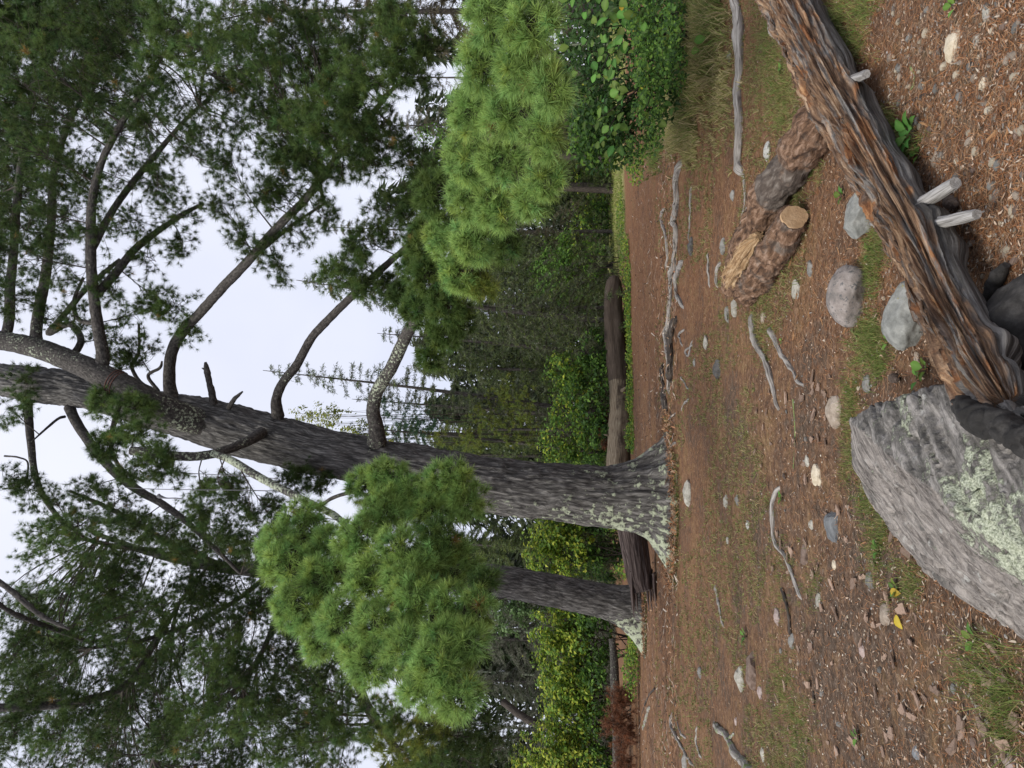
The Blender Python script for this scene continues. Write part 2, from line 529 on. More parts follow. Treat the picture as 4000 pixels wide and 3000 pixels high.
def clump(wood, leaf, limbs, c, R, dens, tone, tl=.125, tw=.0052, nn=40, droop=0.0, grow=1.12):
    """a branchlet from the nearest limb to the clump, side twigs, and needle brushes along the twigs"""
    c = np.asarray(c, float); R = np.asarray(R, float) * grow
    path = branchlet(wood, limbs, c, R, 1)
    n = max(5, int(11 + 11 * dens)); k = max(3, int(round(3 + 4.5 * dens)))
    e = c + ellip(n, .3) * R; st = path[rng.integers(4, 13, n)]; ln = np.linalg.norm(e - st, axis=1, keepdims=True)
    m_ = (st + e) / 2 + rng.normal(size=(n, 3)) * .10 * ln + np.array([0, 0, -.04]) * ln
    P = bez(st, m_ * 2 - (st + e) / 2, e, 5)
    twigs(wood, P, [.006, .005, .004, .0035, .0025])
    dv = norm(P[:, -1] - P[:, -2])
    u = .3 + .7 * rng.random((n, k)) ** .7; u[:, 0] = 1
    pt = P[np.arange(n)[:, None], np.clip((u * 4).round().astype(int), 0, 4)]
    off = norm(rng.normal(size=(n, k, 3)) + dv[:, None] * .9 + np.array([0, 0, .35 - droop])); off[:, 0] = dv
    pp = pt + off * (tl * 1.5 * rng.random((n, k, 1))); pp[:, 0] = pt[:, 0]
    q = slice(1, 3)
    twigs(wood, np.stack([pt[:, q], pp[:, q]], 2).reshape(-1, 2, 3), [.003, .0022])
    Ct = pp.reshape(-1, 3); At = off.reshape(-1, 3); kk = len(Ct); cb, ct = tone_cols(tone, kk)
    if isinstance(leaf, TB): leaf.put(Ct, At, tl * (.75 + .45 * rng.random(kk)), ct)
    else: tufts(leaf, Ct, At, tl * (.75 + .45 * rng.random(kk)), nn, tw, cb, ct)


def bough_clump(wood, leaf, limbs, c, R, dens, tone):
    """close-up clump: star-shaped needle brushes turned outwards on a shell of twig ends"""
    c = np.asarray(c, float); R = np.asarray(R, float)
    path = branchlet(wood, limbs, c, R, .6)
    Yf = max(1., c[1] / 5.6); n = int(84 * dens * (R.mean() / .25) ** 1.4) + 10
    v = norm(rng.normal(size=(n, 3)) + np.array([0, -.15, .12])); rr = np.where(rng.random((n, 1)) < .25, .3 + .4 * rng.random((n, 1)), .72 + .33 * rng.random((n, 1)))
    e = c + v * rr * R; st = path[rng.integers(5, 13, n)]
    P = bez(st, (st + e) / 2 + rng.normal(size=(n, 3)) * .03 - np.array([0, 0, .03]), e, 5); twigs(wood, P, [.0045, .004, .003, .0025, .002])
    A = norm(v + np.array([0, 0, .4]) + rng.normal(size=(n, 3)) * .3); cb, ct = tone_cols(tone, n, .12)
    tufts(leaf, e, A, .118 * (.75 + .5 * rng.random(n)), 50, .0046 * Yf, cb, ct, .12, 1.5, .1, .3)


def px_clump(wood, leaf, limbs, spec, near=False, **kw):
    x, y, rx, ry, Y, dens, tone = spec
    c = WV(x, y, Y); s = VS * Y / FPX; R = (ry * s, .9 * (rx + ry) / 2 * s, rx * s)
    if near: bough_clump(wood, leaf, limbs, c, R, dens, tone)
    else: clump(wood, leaf, limbs, c, R, dens, tone, **kw)


def leaves(mb, C, Nrm, size, col, asp=.62, fold=.18):
    """leaf blades: C base points, Nrm upper side, size length; 6-corner outline folded on the midrib"""
    C = np.asarray(C, float); k = len(C); Nrm = norm(Nrm); size = np.broadcast_to(np.asarray(size, float), (k,))[:, None]
    d = norm(np.cross(Nrm, rng.normal(size=(k, 3)))); s_ = np.cross(Nrm, d)
    hw = size * asp * .5
    p0 = C; p1 = C + d * size * .45 + s_ * hw + Nrm * hw * fold * 2; p2 = C + d * size - Nrm * size * .12; p3 = C + d * size * .45 - s_ * hw + Nrm * hw * fold * 2
    V = np.stack([p0, p1, p2, p3], 1).reshape(-1, 3)
    F3 = np.arange(k)[:, None] * 4
    F = np.concatenate([F3 + [0, 1, 2], F3 + [0, 2, 3]])
    mb.add(V, F, None, np.repeat(np.asarray(col, float), 4, 0))


def shrub(name, label, base, blobs, n, size, cols, group=None, stems=7, cat='shrub', up=.9):
    """leafy shrub: blobs = list of (centre, radii, weight) in world metres"""
    base = np.asarray(base, float)
    base[2] = gh(base[0], base[1])
    root = empty(name, base, label, cat, group)
    st = MB()
    for q in range(stems):
        c, R, w = blobs[q % len(blobs)]
        e = np.asarray(c) + ellip(1, .2)[0] * np.asarray(R) * .8
        b0 = base + np.array([rng.normal() * .15 + (c[0] - base[0]) * .45, rng.normal() * .1, 0.]); b0[2] = gh(b0[0], b0[1]) - .05
        m_ = (b0 + e) / 2 + rng.normal(size=3) * .12
        tube(st, np.vstack([b0, m_, e]), [.022, .015, .006], 5, 8)
        for _ in range(3):
            e2 = np.asarray(c) + ellip(1, .4)[0] * np.asarray(R) * .9
            tube(st, np.vstack([m_, (m_ + e2) / 2 + rng.normal(size=3) * .08, e2]), [.011, .008, .003], 4, 6)
    st.build('stems', M['twig'], root)
    lf = MB(); ws = np.array([b[2] for b in blobs], float); ws /= ws.sum()
    for (c, R, w), f in zip(blobs, ws):
        k = max(3, int(n * f)); nc = max(6, k // 34)
        cv = ellip(nc, .25) * (.85 + .45 * rng.random((nc, 1))); w_ = rng.integers(0, nc, k)
        v = cv[w_] + rng.normal(size=(k, 3)) * .15 * (.4 + .9 * rng.random((nc, 1)))[w_]
        P = np.asarray(c) + v * np.asarray(R); P[:, 2] = np.maximum(P[:, 2], .03)
        nr = norm(v * .55 + np.array([0, -.25, up]) + rng.normal(size=(k, 3)) * .45)
        ci = rng.choice(len(cols), k); cc = np.array(cols)[ci] * np.clip(rng.normal(1, .18, (k, 1)), .5, 1.6)
        leaves(lf, P, nr, size * (.45 + .95 * rng.random(k) ** 1.5), cc)
    tag(lf.build('foliage', M['leaf'], root), None, None, kind='stuff')
    return root


def px_blob(x, y, rx, ry, Y, w=None):
    s = VS * Y / FPX
    return (WV(x, y, Y), (ry * s, .75 * ry * s, rx * s), w or rx * ry)


def spruce(name, label, tip, foot, Y, rw, n=70, cols=((.045, .06, .03),), dens=1.0, group=None, droop=.5, start=.1, r0=.13, lichen=.25, cat='spruce tree', twc=None):
    """conifer given by photo pixels of its tip and foot; rw half width of the crown at the foot in metres"""
    t0 = WV(*tip, Y); b0 = WV(*foot, Y); b0[2] = gh(b0[0], b0[1]) - .1
    root = empty(name, b0 + [0, 0, .1], label, cat, group)
    tr = MB()
    mid = (t0 + b0) / 2 + rng.normal(size=3) * np.array([.12, .12, 0])
    Cc, Rr = tube(tr, np.vstack([b0, mid, t0]), [r0, r0 * .6, .012], 10, 40, disp=lambda s, a, P: (fbm(P * np.array([9, 9, 3]), 2, 3) - .5) * .03,
                  col=(lichen, .5, 0, 1))
    tr.build('trunk', M['spruce_bark'], root)
    wd_, lf = MB(), MB(); P_, N_, S_, K_ = [], [], [], []
    H = t0[2] - b0[2]
    for q in range(n):
        f = start + (1 - start) * (q + rng.random()) / n
        o = Cc[min(39, int(f * 39))]
        ln = rw * (1 - f) ** .75 * (.6 + .5 * rng.random()) + .18
        az = rng.random() * 2 * np.pi; h = np.array([math.cos(az), math.sin(az), 0])
        e = o + h * ln + np.array([0, 0, (-droop * ln + .25 * f * ln)])
        m_ = o + h * ln * .5 + np.array([0, 0, -droop * ln * .32 + .1 * ln])
        bp = catmull(np.vstack([o, m_, e]), 9)
        tube(wd_, bp[::2], np.linspace(.018, .004, 5) * (1.2 - .7 * f), 3, 5, cap=False)
        k = max(4, int(26 * dens * ln))
        u = .15 + .85 * rng.random(k); pt = bp[(u * 8).astype(int)] + rng.normal(size=(k, 3)) * .03
        sd_ = np.cross(h, [0, 0, 1]) * rng.choice([-1, 1], k)[:, None]
        dv = norm(sd_ * (.5 + rng.random((k, 1))) + h * .7 + np.array([0, 0, -droop * .9]) + rng.normal(size=(k, 3)) * .35)
        P_.append(pt); N_.append(dv); S_.append(.10 + .28 * rng.random(k) * (1 - u * .4) * min(1, .45 + ln * .5))
    P_ = np.vstack(P_); N_ = np.vstack(N_); S_ = np.concatenate(S_); k = len(P_)
    # every twig is a little spray of 7 short needle slips
    cv = np.array(cols)[rng.choice(len(cols), k)] * np.clip(rng.normal(1, .2, (k, 1)), .5, 1.7)
    for j in range(4):
        o = P_ + N_ * (S_ * (j / 4.0))[:, None]
        d = norm(N_ + rng.normal(size=(k, 3)) * .75)
        s_ = norm(np.cross(d, rng.normal(size=(k, 3)))) * .0135
        tp = o + d * (.10 + .06 * rng.random((k, 1)))
        V = np.stack([o - s_, o + s_, tp], 1).reshape(-1, 3)
        lf.add(V, np.arange(k * 3).reshape(-1, 3), None, np.repeat(cv * (.85 + .3 * rng.random((k, 1))), 3, 0))
    s_ = norm(np.cross(N_, rng.normal(size=(k, 3)))) * .004
    V = np.stack([P_ - s_, P_ + s_, P_ + N_ * S_[:, None]], 1).reshape(-1, 3)
    wd_.add(V, np.arange(k * 3).reshape(-1, 3), None, None)
    tag(wd_.build('branches', M['twig'] if twc is None else twc, root), None, None, kind='stuff')
    tag(lf.build('crown', M['needle'], root), None, None, kind='stuff')
    return root


# ================================================================== GROUND
def build_ground():
    ys = np.concatenate([[-3, -1, 0, .8], np.geomspace(1.6, 30, 330), np.geomspace(31, 700, 40)])
    ts = np.linspace(-1, 1, 301)
    Yg, Tg = np.meshgrid(ys, ts, indexing='ij')
    Xg = Tg * (3.0 + np.maximum(Yg, 0) * 1.05)
    Z = gh(Xg, Yg)
    V = np.stack([Xg, Yg, Z], -1).reshape(-1, 3); a, b_ = Yg.shape
    i = np.arange(a - 1)[:, None] * b_ + np.arange(b_ - 1)[None]
    F = np.stack([i, i + 1, i + b_ + 1, i + b_], -1).reshape(-1, 4)
    m, t, b = nodes('forest_floor')
    tc = nd(t, 'TexCoord'); v = tc.outputs['Object']
    fine = noise(t, v, 60, 8, .75); mid = noise(t, v, 9, 6, .65); big = noise(t, v, 1.1, 4, .6)
    far_ = noise(t, mapping(t, v, (1, 1, 1)), 16, 7, .75); fine = math_(t, 'ADD', math_(t, 'MULTIPLY', fine, .5), math_(t, 'MULTIPLY', far_, .5))
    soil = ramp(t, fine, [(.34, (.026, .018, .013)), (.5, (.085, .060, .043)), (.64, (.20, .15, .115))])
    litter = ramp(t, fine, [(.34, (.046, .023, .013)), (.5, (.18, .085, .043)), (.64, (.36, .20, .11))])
    gravel = ramp(t, fine, [(.34, (.036, .025, .018)), (.5, (.125, .086, .062)), (.64, (.29, .22, .17))])
    at = nd(t, 'VertexColor'); at.layer_name = 'Col'
    sp = nd(t, 'SeparateColor'); t.links.new(at.outputs[0], sp.inputs[0])
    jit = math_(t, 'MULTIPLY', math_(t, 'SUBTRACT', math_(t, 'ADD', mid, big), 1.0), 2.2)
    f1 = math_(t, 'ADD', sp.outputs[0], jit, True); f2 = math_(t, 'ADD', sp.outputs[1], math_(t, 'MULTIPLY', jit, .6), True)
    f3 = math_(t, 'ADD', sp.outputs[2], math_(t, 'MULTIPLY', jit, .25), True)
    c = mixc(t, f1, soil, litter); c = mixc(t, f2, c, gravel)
    gr = ramp(t, fine, [(.34, (.13, .13, .05)), (.5, (.24, .24, .09)), (.64, (.36, .33, .15))])
    c = mixc(t, f3, c, gr)
    t.links.new(c, b.inputs['Base Color']); b.inputs['Roughness'].default_value = .95; b.inputs['Specular IOR Level'].default_value = .1
    bump(t, b, math_(t, 'ADD', fine, math_(t, 'MULTIPLY', mid, .6)), .9, .02)
    X_, Y_ = V[:, 0], V[:, 1]
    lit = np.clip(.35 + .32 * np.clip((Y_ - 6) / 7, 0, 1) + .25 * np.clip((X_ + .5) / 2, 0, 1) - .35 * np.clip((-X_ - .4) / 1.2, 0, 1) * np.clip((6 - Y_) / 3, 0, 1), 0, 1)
    grv = np.clip((X_ - .2) / .8, 0, 1) * np.clip((3.9 - Y_) / .8, 0, 1) * .8
    meadow = np.clip((Y_ - 29) / 2, 0, 1) * np.clip((X_ - 4.5) / 2, 0, 1) * 1.1
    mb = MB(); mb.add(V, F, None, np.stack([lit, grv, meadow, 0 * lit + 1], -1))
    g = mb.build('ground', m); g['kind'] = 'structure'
    g['label'] = 'needle-strewn brown forest floor running back to a small meadow'


build_ground()


# ================================================================== MAIN PINE
def build_main_pine():
    base = G(2625, 1960); Y0 = base[1]
    root = empty('white_pine_tree', base, 'huge leaning white pine with lichen-spotted trunk and flared roots', 'pine tree')
    # centre line (overview pixels) and half widths
    ctr = [(1452, 1077, 0), (1400, 1073, 0), (1300, 1072, 0), (1200, 1062, 0), (1100, 1052, 0), (1000, 1036, 0), (900, 1016, 0), (800, 996, 0),
           (700, 978, .0), (600, 953, .1), (500, 926, .2), (420, 905, .3), (340, 888, .6), (250, 862, 1.0), (170, 842, 1.3), (90, 832, 1.6), (0, 820, 2.0), (-120, 800, 2.4)]
    hw = [92, 82, 72, 68, 66, 64, 61, 58, 60, 62, 62, 58, 52, 48, 48, 52, 50, 46]
    P = np.array([WV(x, y, Y0 + 0.0 + dy) for x, y, dy in ctr]); P[0, 2] = base[2] - .25
    sc = VS * Y0 / FPX
    Rd = np.array(hw) * sc * .93
    z0 = base[2]

    def disp(s, a, Q):
        Rl = .55
        q = np.stack([np.cos(a) * Rl * 15, np.sin(a) * Rl * 15, s * 1.5 + 1.0 * fbm(np.stack([np.cos(a) * 4, np.sin(a) * 4, s * 1.5], -1), 4, 2)], -1)
        n = fbm(q, 11, 3); rid = 1 - np.abs(2 * n - 1) * 2.2
        d = -.06 * np.clip(rid, 0, 1) ** 1.3 + (fbm(Q * 2.2, 8, 3) - .5) * .08 + (fbm(Q * 14, 18, 2) - .5) * .03
        h = np.clip(1 - (Q[..., 2] - z0) / 1.35, 0, 1.2)
        # angle: 0 = away from the viewer; the world direction tells the buttress roots apart
        dx = np.cos(a) * 0 + (Q[..., 0] - P[1, 0]); dy = Q[..., 1] - P[1, 1]
        w = np.arctan2(dx, -dy)          # 0 = towards the viewer, + = right
        fl = .05
        for wa, am, sp_ in ((1.5, .85, .22), (.85, .34, .2), (.1, .16, .22), (-.6, .2, .2), (-1.15, .55, .24), (-1.7, .8, .2), (2.6, .4, .3), (-2.6, .4, .3)):
            dd = np.abs((w - wa + np.pi) % (2 * np.pi) - np.pi)
            fl = fl + am * np.exp(-(dd / sp_) ** 2)
        return d + fl * h ** 3.0 * .9

    def col(s, a, Q):
        zz = Q[..., 2] - z0; left = np.clip((P[1, 0] + .02 * zz - Q[..., 0]) / .5 + .35, 0, 1)
        l_ = .29 + .25 * np.clip(1 - zz / 2.4, 0, 1) ** .8 * (.6 + .4 * np.clip(left + .3, 0, 1)) + .15 * left * np.clip(zz / 3, 0, 1)
        l_ = l_ + .16 * (fbm(Q * 2.3, 21, 3) - .5) * 2
        return np.stack([l_, 0 * l_ + .5, 0 * l_, 0 * l_ + 1], -1)
    tr = MB(); Cc, _ = tube(tr, P, Rd, 130, 470, disp=disp, col=col)
    tr.build('trunk', M['pine_bark'], root)
    LB = [Cc[::7]]
    lcol = (.40, .5, 0, 1)

    def limb(px, w, label=None, lich=.33, name='limb', sides=12, extra=0.0, stub=False):
        """px: (x, y, depth offset) overview pixels; w: half widths in overview pixels"""
        Q = np.array([WV(x, y, Y0 + dy) for x, y, dy in px])
        Rr = np.array([w_ * (.86 if max(w) < 21 and not stub else 1) * VS * (Y0 + p[2]) / FPX for w_, p in zip(w, px)])
        mb = MB()

        def cl(s, a, Pp):
            # lichen grows on the left, more open side of each limb
            side = np.cos(a - 0) * 0 + fbm(Pp * 1.7, 31, 2)
            l_ = lich + .18 * (side - .5) * 2
            return np.stack([l_, 0 * l_ + .5, 0 * l_, 0 * l_ + 1], -1)
        rn = max(10, len(px) * 9)
        C_, _ = tube(mb, Q, Rr, sides, rn, disp=lambda s, a, Pp: (fbm(Pp * np.array([13, 13, 9]), 5, 3) - .5) * .5 * (.35 * Rr.mean() + .012) * (2.2 if stub else 1), col=cl)
        o = mb.build(name, M['limb_bark'], root)
        if label: o['label'] = label
        if not stub: LB.append(C_[2:])
        return C_
    # the lichen-covered second leader that crosses in front of the fork
    limb([(500, 930, .35), (410, 905, -.2), (340, 876, -.6), (280, 842, -.7), (210, 805, -.7), (150, 778, -.6), (80, 752, -.5), (0, 735, -.4), (-110, 715, -.3)],
         [20, 32, 31, 29, 27, 25, 24, 22, 20], 'lichened second leader of the pine', .38, 'leader', 24)
    # right-hand limbs
    limb([(375, 872, .2), (366, 830, .3), (370, 765, .2), (395, 715, .0), (430, 678, -.3), (480, 622, -.8), (535, 565, -1.3), (600, 490, -1.8), (660, 430, -2.2), (720, 350, -2.6), (790, 262, -3.0), (850, 190, -3.2)],
         [20, 16, 14.5, 14, 13, 12.5, 12, 11, 10, 9, 7.5, 5])
    limb([(535, 565, -1.3), (590, 520, -1.3), (640, 480, -1.2), (700, 440, -1.1)], [6, 5, 4, 3])
    limb([(600, 900, .0), (597, 862, -.2), (612, 825, -.3), (640, 790, -.4), (670, 735, -.6), (700, 700, -.8), (760, 640, -1.1), (820, 585, -1.4), (880, 530, -1.7), (930, 470, -2.0)],
         [17, 13, 12, 11.5, 11, 10.5, 10, 9, 7, 5])
    limb([(814, 955, -.2), (812, 920, -.5), (806, 885, -.7), (815, 845, -.9), (845, 795, -1.3), (868, 745, -1.7), (888, 705, -2.1), (920, 655, -2.8), (960, 590, -3.6), (1000, 500, -4.6), (1040, 380, -5.8), (1080, 240, -7.0), (1110, 90, -8.0)],
         [22, 17, 15, 14.5, 14, 14, 13, 12, 11, 10, 9, 8, 6], None, .44)
    # dead stubs
    limb([(462, 872, -.1), (458, 850, -.2), (452, 825, -.25), (447, 800, -.3), (444, 782, -.3)], [8, 8, 7, 7, 3], 'jagged dead snag on the pine trunk', .25, 'dead_stub', 10, stub=True)
    limb([(494, 880, -.1), (505, 864, -.3), (514, 855, -.35), (524, 846, -.4)], [6, 5, 4, 2], 'short dead snag below the longer one', .25, 'dead_stub', 8, stub=True)
    limb([(450, 805, -.28), (440, 797, -.3), (436, 795, -.3)], [2.5, 2, 1], None, .2, 'dead_stub', 6, stub=True)
    # front-left limb with the sawn end and the pale lower bough
    limb([(565, 935, -.4), (545, 948, -.9), (515, 962, -1.2), (480, 975, -1.5), (440, 984, -1.7), (400, 986, -1.9), (350, 982, -2.0), (310, 976, -2.1), (284, 974, -2.1)],
         [16, 14, 12.5, 12, 12, 12, 12, 12, 12], 'dark limb sawn off square at its end', .40, 'limb', 14)
    limb([(455, 978, -1.6), (495, 992, -2.0), (545, 1022, -2.6), (600, 1052, -3.2), (660, 1082, -3.9), (720, 1112, -4.6), (760, 1150, -5.2), (810, 1220, -5.9), (850, 1310, -6.4), (900, 1400, -6.8), (950, 1470, -7.0)],
         [8, 10, 10.5, 10, 9.5, 9, 8.5, 8, 7, 6, 5], 'pale grey lichened limb reaching out to the left', .52)
    limb([(690, 1095, -4.2), (720, 1075, -4.3), (770, 1060, -4.4), (850, 1040, -4.6), (940, 1050, -4.9), (1010, 1060, -5.2)], [5, 5, 5, 4.5, 4, 3])
    # upper right limbs, leaving the second leader
    limb([(215, 805, -.7), (222, 770, -.7), (214, 720, -.8), (205, 660, -1.0), (198, 590, -1.2), (196, 510, -1.4), (200, 430, -1.6), (220, 350, -1.8), (260, 270, -2.0), (310, 190, -2.2), (350, 120, -2.3)],
         [20, 17, 15, 14, 13.5, 13, 11, 9, 8, 6, 4])
    limb([(205, 640, -1.0), (250, 590, -.8), (290, 540, -.6), (340, 500, -.4), (400, 460, -.2), (440, 440, 0)], [12, 11, 10, 8, 6, 4])
    limb([(198, 540, -1.3), (240, 460, -1.2), (290, 390, -1.0), (340, 330, -.9), (390, 270, -.8), (430, 230, -.7)], [10, 9, 8, 7, 5, 4])
    limb([(215, 700, -.8), (170, 690, -.6), (160, 650, -.4), (180, 600, -.2)], [7, 6, 5, 4])
    limb([(80, 752, -.5), (78, 720, -.4), (84, 670, -.3), (96, 610, -.2), (105, 540, -.1), (112, 460, 0), (115, 380, .1), (140, 290, .2), (180, 200, .3)], [17, 15, 14, 13, 12, 11, 9, 7, 5])
    limb([(150, 778, -.5), (175, 735, 0), (150, 700, .5), (105, 720, .6), (130, 690, .6), (190, 620, .8), (260, 560, 1.0)], [10, 9, 9, 8, 8, 7, 5])
    limb([(10, 738, -.4), (20, 690, -.3), (22, 620, -.2), (30, 540, -.1), (36, 440, 0), (50, 320, 0), (70, 200, 0), (80, 80, 0)], [14, 13, 12, 11, 10, 8, 6, 4])
    limb([(330, 845, .3), (300, 822, .5), (285, 790, .7), (300, 760, .9), (300, 700, 1.0)], [5, 5, 5, 4, 3])
    limb([(342, 845, .3), (320, 812, .4), (345, 795, .4), (350, 780, .4)], [5, 4.5, 4, 2.5])
    # upper left limbs, leaving the rear leader
    limb([(150, 880, 1.2), (165, 912, 1.0), (200, 965, .6), (250, 1022, .2), (300, 1060, -.1), (345, 1085, -.3), (400, 1125, -.6), (460, 1180, -.9), (520, 1240, -1.1)],
         [14, 13, 12, 11.5, 11, 10, 8, 6, 4])
    limb([(140, 900, 1.0), (125, 905, .8), (95, 930, .5), (62, 960, .2)], [4, 3.5, 3, 1.5])
    limb([(58, 840, 1.5), (66, 950, 1.0), (80, 1040, .6), (120, 1110, .3), (180, 1160, .0)], [12, 10, 8, 6, 4])
    limb([(300, 845, .6), (262, 870, .2), (250, 900, -.4), (240, 960, -1.0), (260, 1010, -1.4), (310, 1040, -1.6)], [9, 8, 7, 6, 5, 4])
    limb([(10, 985, .3), (40, 988, .2), (60, 1000, .2), (55, 1040, .2), (40, 1052, .2), (5, 1056, .3)], [2.5, 2.5, 2.5, 2.5, 2, 1.5])
    LP = np.vstack(LB)

    # ---- crown: upper canopy
    crown = [
        (50, 60, 110, 90, 11, 1.2, 1), (60, 190, 100, 90, 11, 1.1, 0), (50, 320, 90, 90, 11.5, 1.1, 0), (30, 450, 70, 80, 12, 1.0, 0), (110, 460, 70, 70, 12, .9, 0),
        (60, 560, 70, 70, 12, 1.0, 0), (30, 640, 50, 60, 12.5, .9, 0), (170, 40, 90, 70, 11, 1.2, 0), (200, 130, 90, 70, 11, 1.2, 0), (270, 40, 90, 70, 11, 1.2, 0),
        (380, 40, 80, 60, 10.5, 1.2, 1), (440, 110, 70, 55, 10, 1.3, 1), (360, 120, 70, 55, 10.5, 1.1, 1), (520, 40, 70, 60, 10.5, 1.1, 1), (560, 110, 70, 55, 10.5, 1.1, 1),
        (620, 60, 70, 60, 11, 1.0, 0), (680, 50, 50, 50, 11, 1.0, 1), (640, 140, 60, 45, 11, .9, 1), (520, 180, 70, 55, 11, .9, 0), (590, 220, 60, 45, 11, .8, 0),
        (300, 190, 80, 60, 11, 1.0, 0), (180, 250, 80, 70, 11.5, .9, 0), (260, 280, 70, 60, 11.5, .7, 0), (400, 210, 70, 60, 11, .8, 0), (470, 270, 70, 50, 11, .7, 0),
        (360, 300, 80, 60, 11.5, .5, 0), (430, 350, 70, 60, 11.5, .6, 0), (500, 350, 45, 45, 11.5, .6, 0), (180, 370, 70, 60, 12, .8, 0), (270, 390, 70, 60, 12, .5, 0),
        (350, 400, 60, 55, 12, .6, 0), (220, 490, 80, 60, 12, .7, 0), (300, 480, 60, 50, 12.3, .5, 0), (390, 470, 60, 50, 12.3, .7, 0), (470, 430, 45, 40, 12, .6, 0), (170, 600, 70, 60, 12.6, .6, 0),
        (240, 620, 60, 50, 12.6, .6, 0), (330, 560, 50, 45, 12.8, .5, 0), (395, 530, 40, 40, 12.6, .6, 0), (110, 690, 40, 40, 13.2, .5, 0), (160, 690, 40, 40, 13, .6, 0),
        # clumps hanging by the trunk
        (240, 730, 50, 50, 13.6, .9, 1), (290, 680, 55, 50, 13.4, .8, 1), (330, 640, 55, 50, 13.2, .8, 1), (380, 660, 50, 45, 13.2, .7, 1), (300, 760, 50, 40, 13.8, .9, 0), (410, 720, 35, 35, 13.4, .6, 1), (250, 790, 50, 35, 13.8, .8, 0),
        (225, 870, 40, 35, 12.6, 1.1, 1), (290, 880, 45, 35, 12.2, 1.2, 1), (250, 920, 50, 40, 12.0, 1.1, 1), (310, 940, 45, 35, 11.8, 1.1, 1), (230, 960, 35, 35, 12, 1.0, 0), (340, 985, 40, 35, 11.4, .9, 1), (290, 1010, 45, 40, 11.4, .8, 0), (370, 1020, 35, 35, 11.4, .7, 0),
        # along the long right limb
        (610, 300, 60, 50, 10.6, .7, 0), (660, 330, 50, 50, 10.6, .7, 0), (660, 250, 60, 50, 10.4, .9, 1), (720, 220, 60, 50, 10.2, 1.0, 1), (760, 160, 60, 50, 10, 1.1, 1), (700, 290, 50, 45, 10.2, .9, 1),
        (780, 230, 50, 45, 10, .9, 0), (820, 180, 50, 45, 9.8, .9, 1), (850, 110, 55, 45, 9.8, 1.0, 1), (860, 40, 45, 50, 9.8, 1.0, 1), (900, 160, 45, 40, 9.8, .8, 0), (930, 90, 40, 40, 9.8, .9, 0), (780, 300, 50, 45, 10, .8, 0), (830, 260, 50, 45, 10, .7, 0),
        (600, 380, 45, 45, 11, .6, 0), (560, 420, 40, 40, 11, .6, 0), (620, 430, 50, 40, 11.2, .7, 0), (680, 400, 50, 45, 11, .7, 0), (740, 360, 50, 45, 10.6, .7, 0), (800, 350, 45, 40, 10.4, .7, 0), (640, 500, 40, 35, 11.8, .6, 0), (560, 540, 45, 40, 11.8, .5, 0), (600, 580, 40, 35, 11.8, .5, 0), (700, 470, 40, 40, 11.4, .6, 0),
        (510, 500, 30, 30, 11.8, .5, 0),
        # second right limb
        (725, 600, 45, 40, 11.8, .9, 1), (760, 560, 50, 45, 11.6, 1.0, 1), (800, 520, 55, 45, 11.4, 1.0, 0), (790, 610, 40, 35, 11.8, .9, 1), (840, 460, 55, 45, 11.2, 1.0, 0), (880, 400, 55, 50, 11, 1.1, 0), (900, 480, 45, 45, 10.8, 1.0, 0), (920, 350, 50, 45, 10.8, 1.0, 0), (830, 620, 35, 30, 11.8, .8, 0),
        # upper left
        (60, 830, 40, 50, 14.5, .8, 0), (20, 880, 40, 40, 13.5, .8, 1), (60, 1060, 40, 40, 13.4, .8, 0), (120, 1080, 50, 40, 13.2, .9, 0), (20, 1040, 30, 40, 13, .6, 0), (190, 1060, 50, 40, 13, .9, 0), (240, 1090, 50, 40, 12.8, .9, 0), (290, 1140, 50, 40, 12.6, .9, 0),
        (170, 1130, 50, 40, 12.8, .8, 1), (350, 1150, 50, 40, 12.4, .8, 0), (400, 1190, 50, 40, 12.2, .8, 0), (450, 1070, 35, 35, 12.2, .9, 1), (500, 1050, 40, 30, 12.0, .8, 1), (430, 1110, 35, 35, 12.2, .7, 0), (520, 1090, 45, 35, 12, .8, 0), (580, 1110, 40, 35, 12, .9, 0), (470, 1150, 50, 40, 12, .8, 0), (540, 1170, 50, 40, 12, .8, 0), (630, 1040, 35, 30, 12.6, 1.0, 0), (690, 1040, 35, 25, 13, .9, 0),
        (100, 1150, 55, 40, 12.8, .8, 1), (600, 1180, 45, 35, 12.4, .9, 0),
    ]
    for gx in range(-40, 560, 46):                    # the closed part of the canopy on the right
        for gy in range(-40, 640, 50):
            f = gx + .62 * gy
            if f < 480 and (f < 330 or rng.random() < .55):
                crown.append((gx + rng.normal() * 16, gy + rng.normal() * 16, 56, 52, 12.6 + 3.5 * rng.random(), 1.3 if f < 300 else .9, int(rng.random() < .22)))
    for gx, gy in ((600, 170), (690, 150), (650, 230), (730, 110), (790, 90), (570, 250), (620, 320), (840, 40), (880, 110), (760, 190), (800, 320), (850, 330), (690, 350), (740, 270)):
        crown.append((gx + rng.normal() * 10, gy + rng.normal() * 10, 50, 45, 10.6 + rng.random(), 1.0, int(rng.random() < .35)))
    for gx, gy in ((560, 60), (620, 20), (640, 110), (520, 130), (480, 190), (700, 100), (740, 60), (430, 300), (560, 300), (330, 380)):
        crown.append((gx, gy, 60, 50, 12.5, .9, 0))
    wood, leaf = MB(), TB()
    for sp_ in crown: px_clump(wood, leaf, LP, sp_)
    tag(wood.build('twigs', M['twig'], root), None, None, kind='stuff')
    tag(leaf.build('crown', M['needle_i'], root), None, None, kind='stuff')

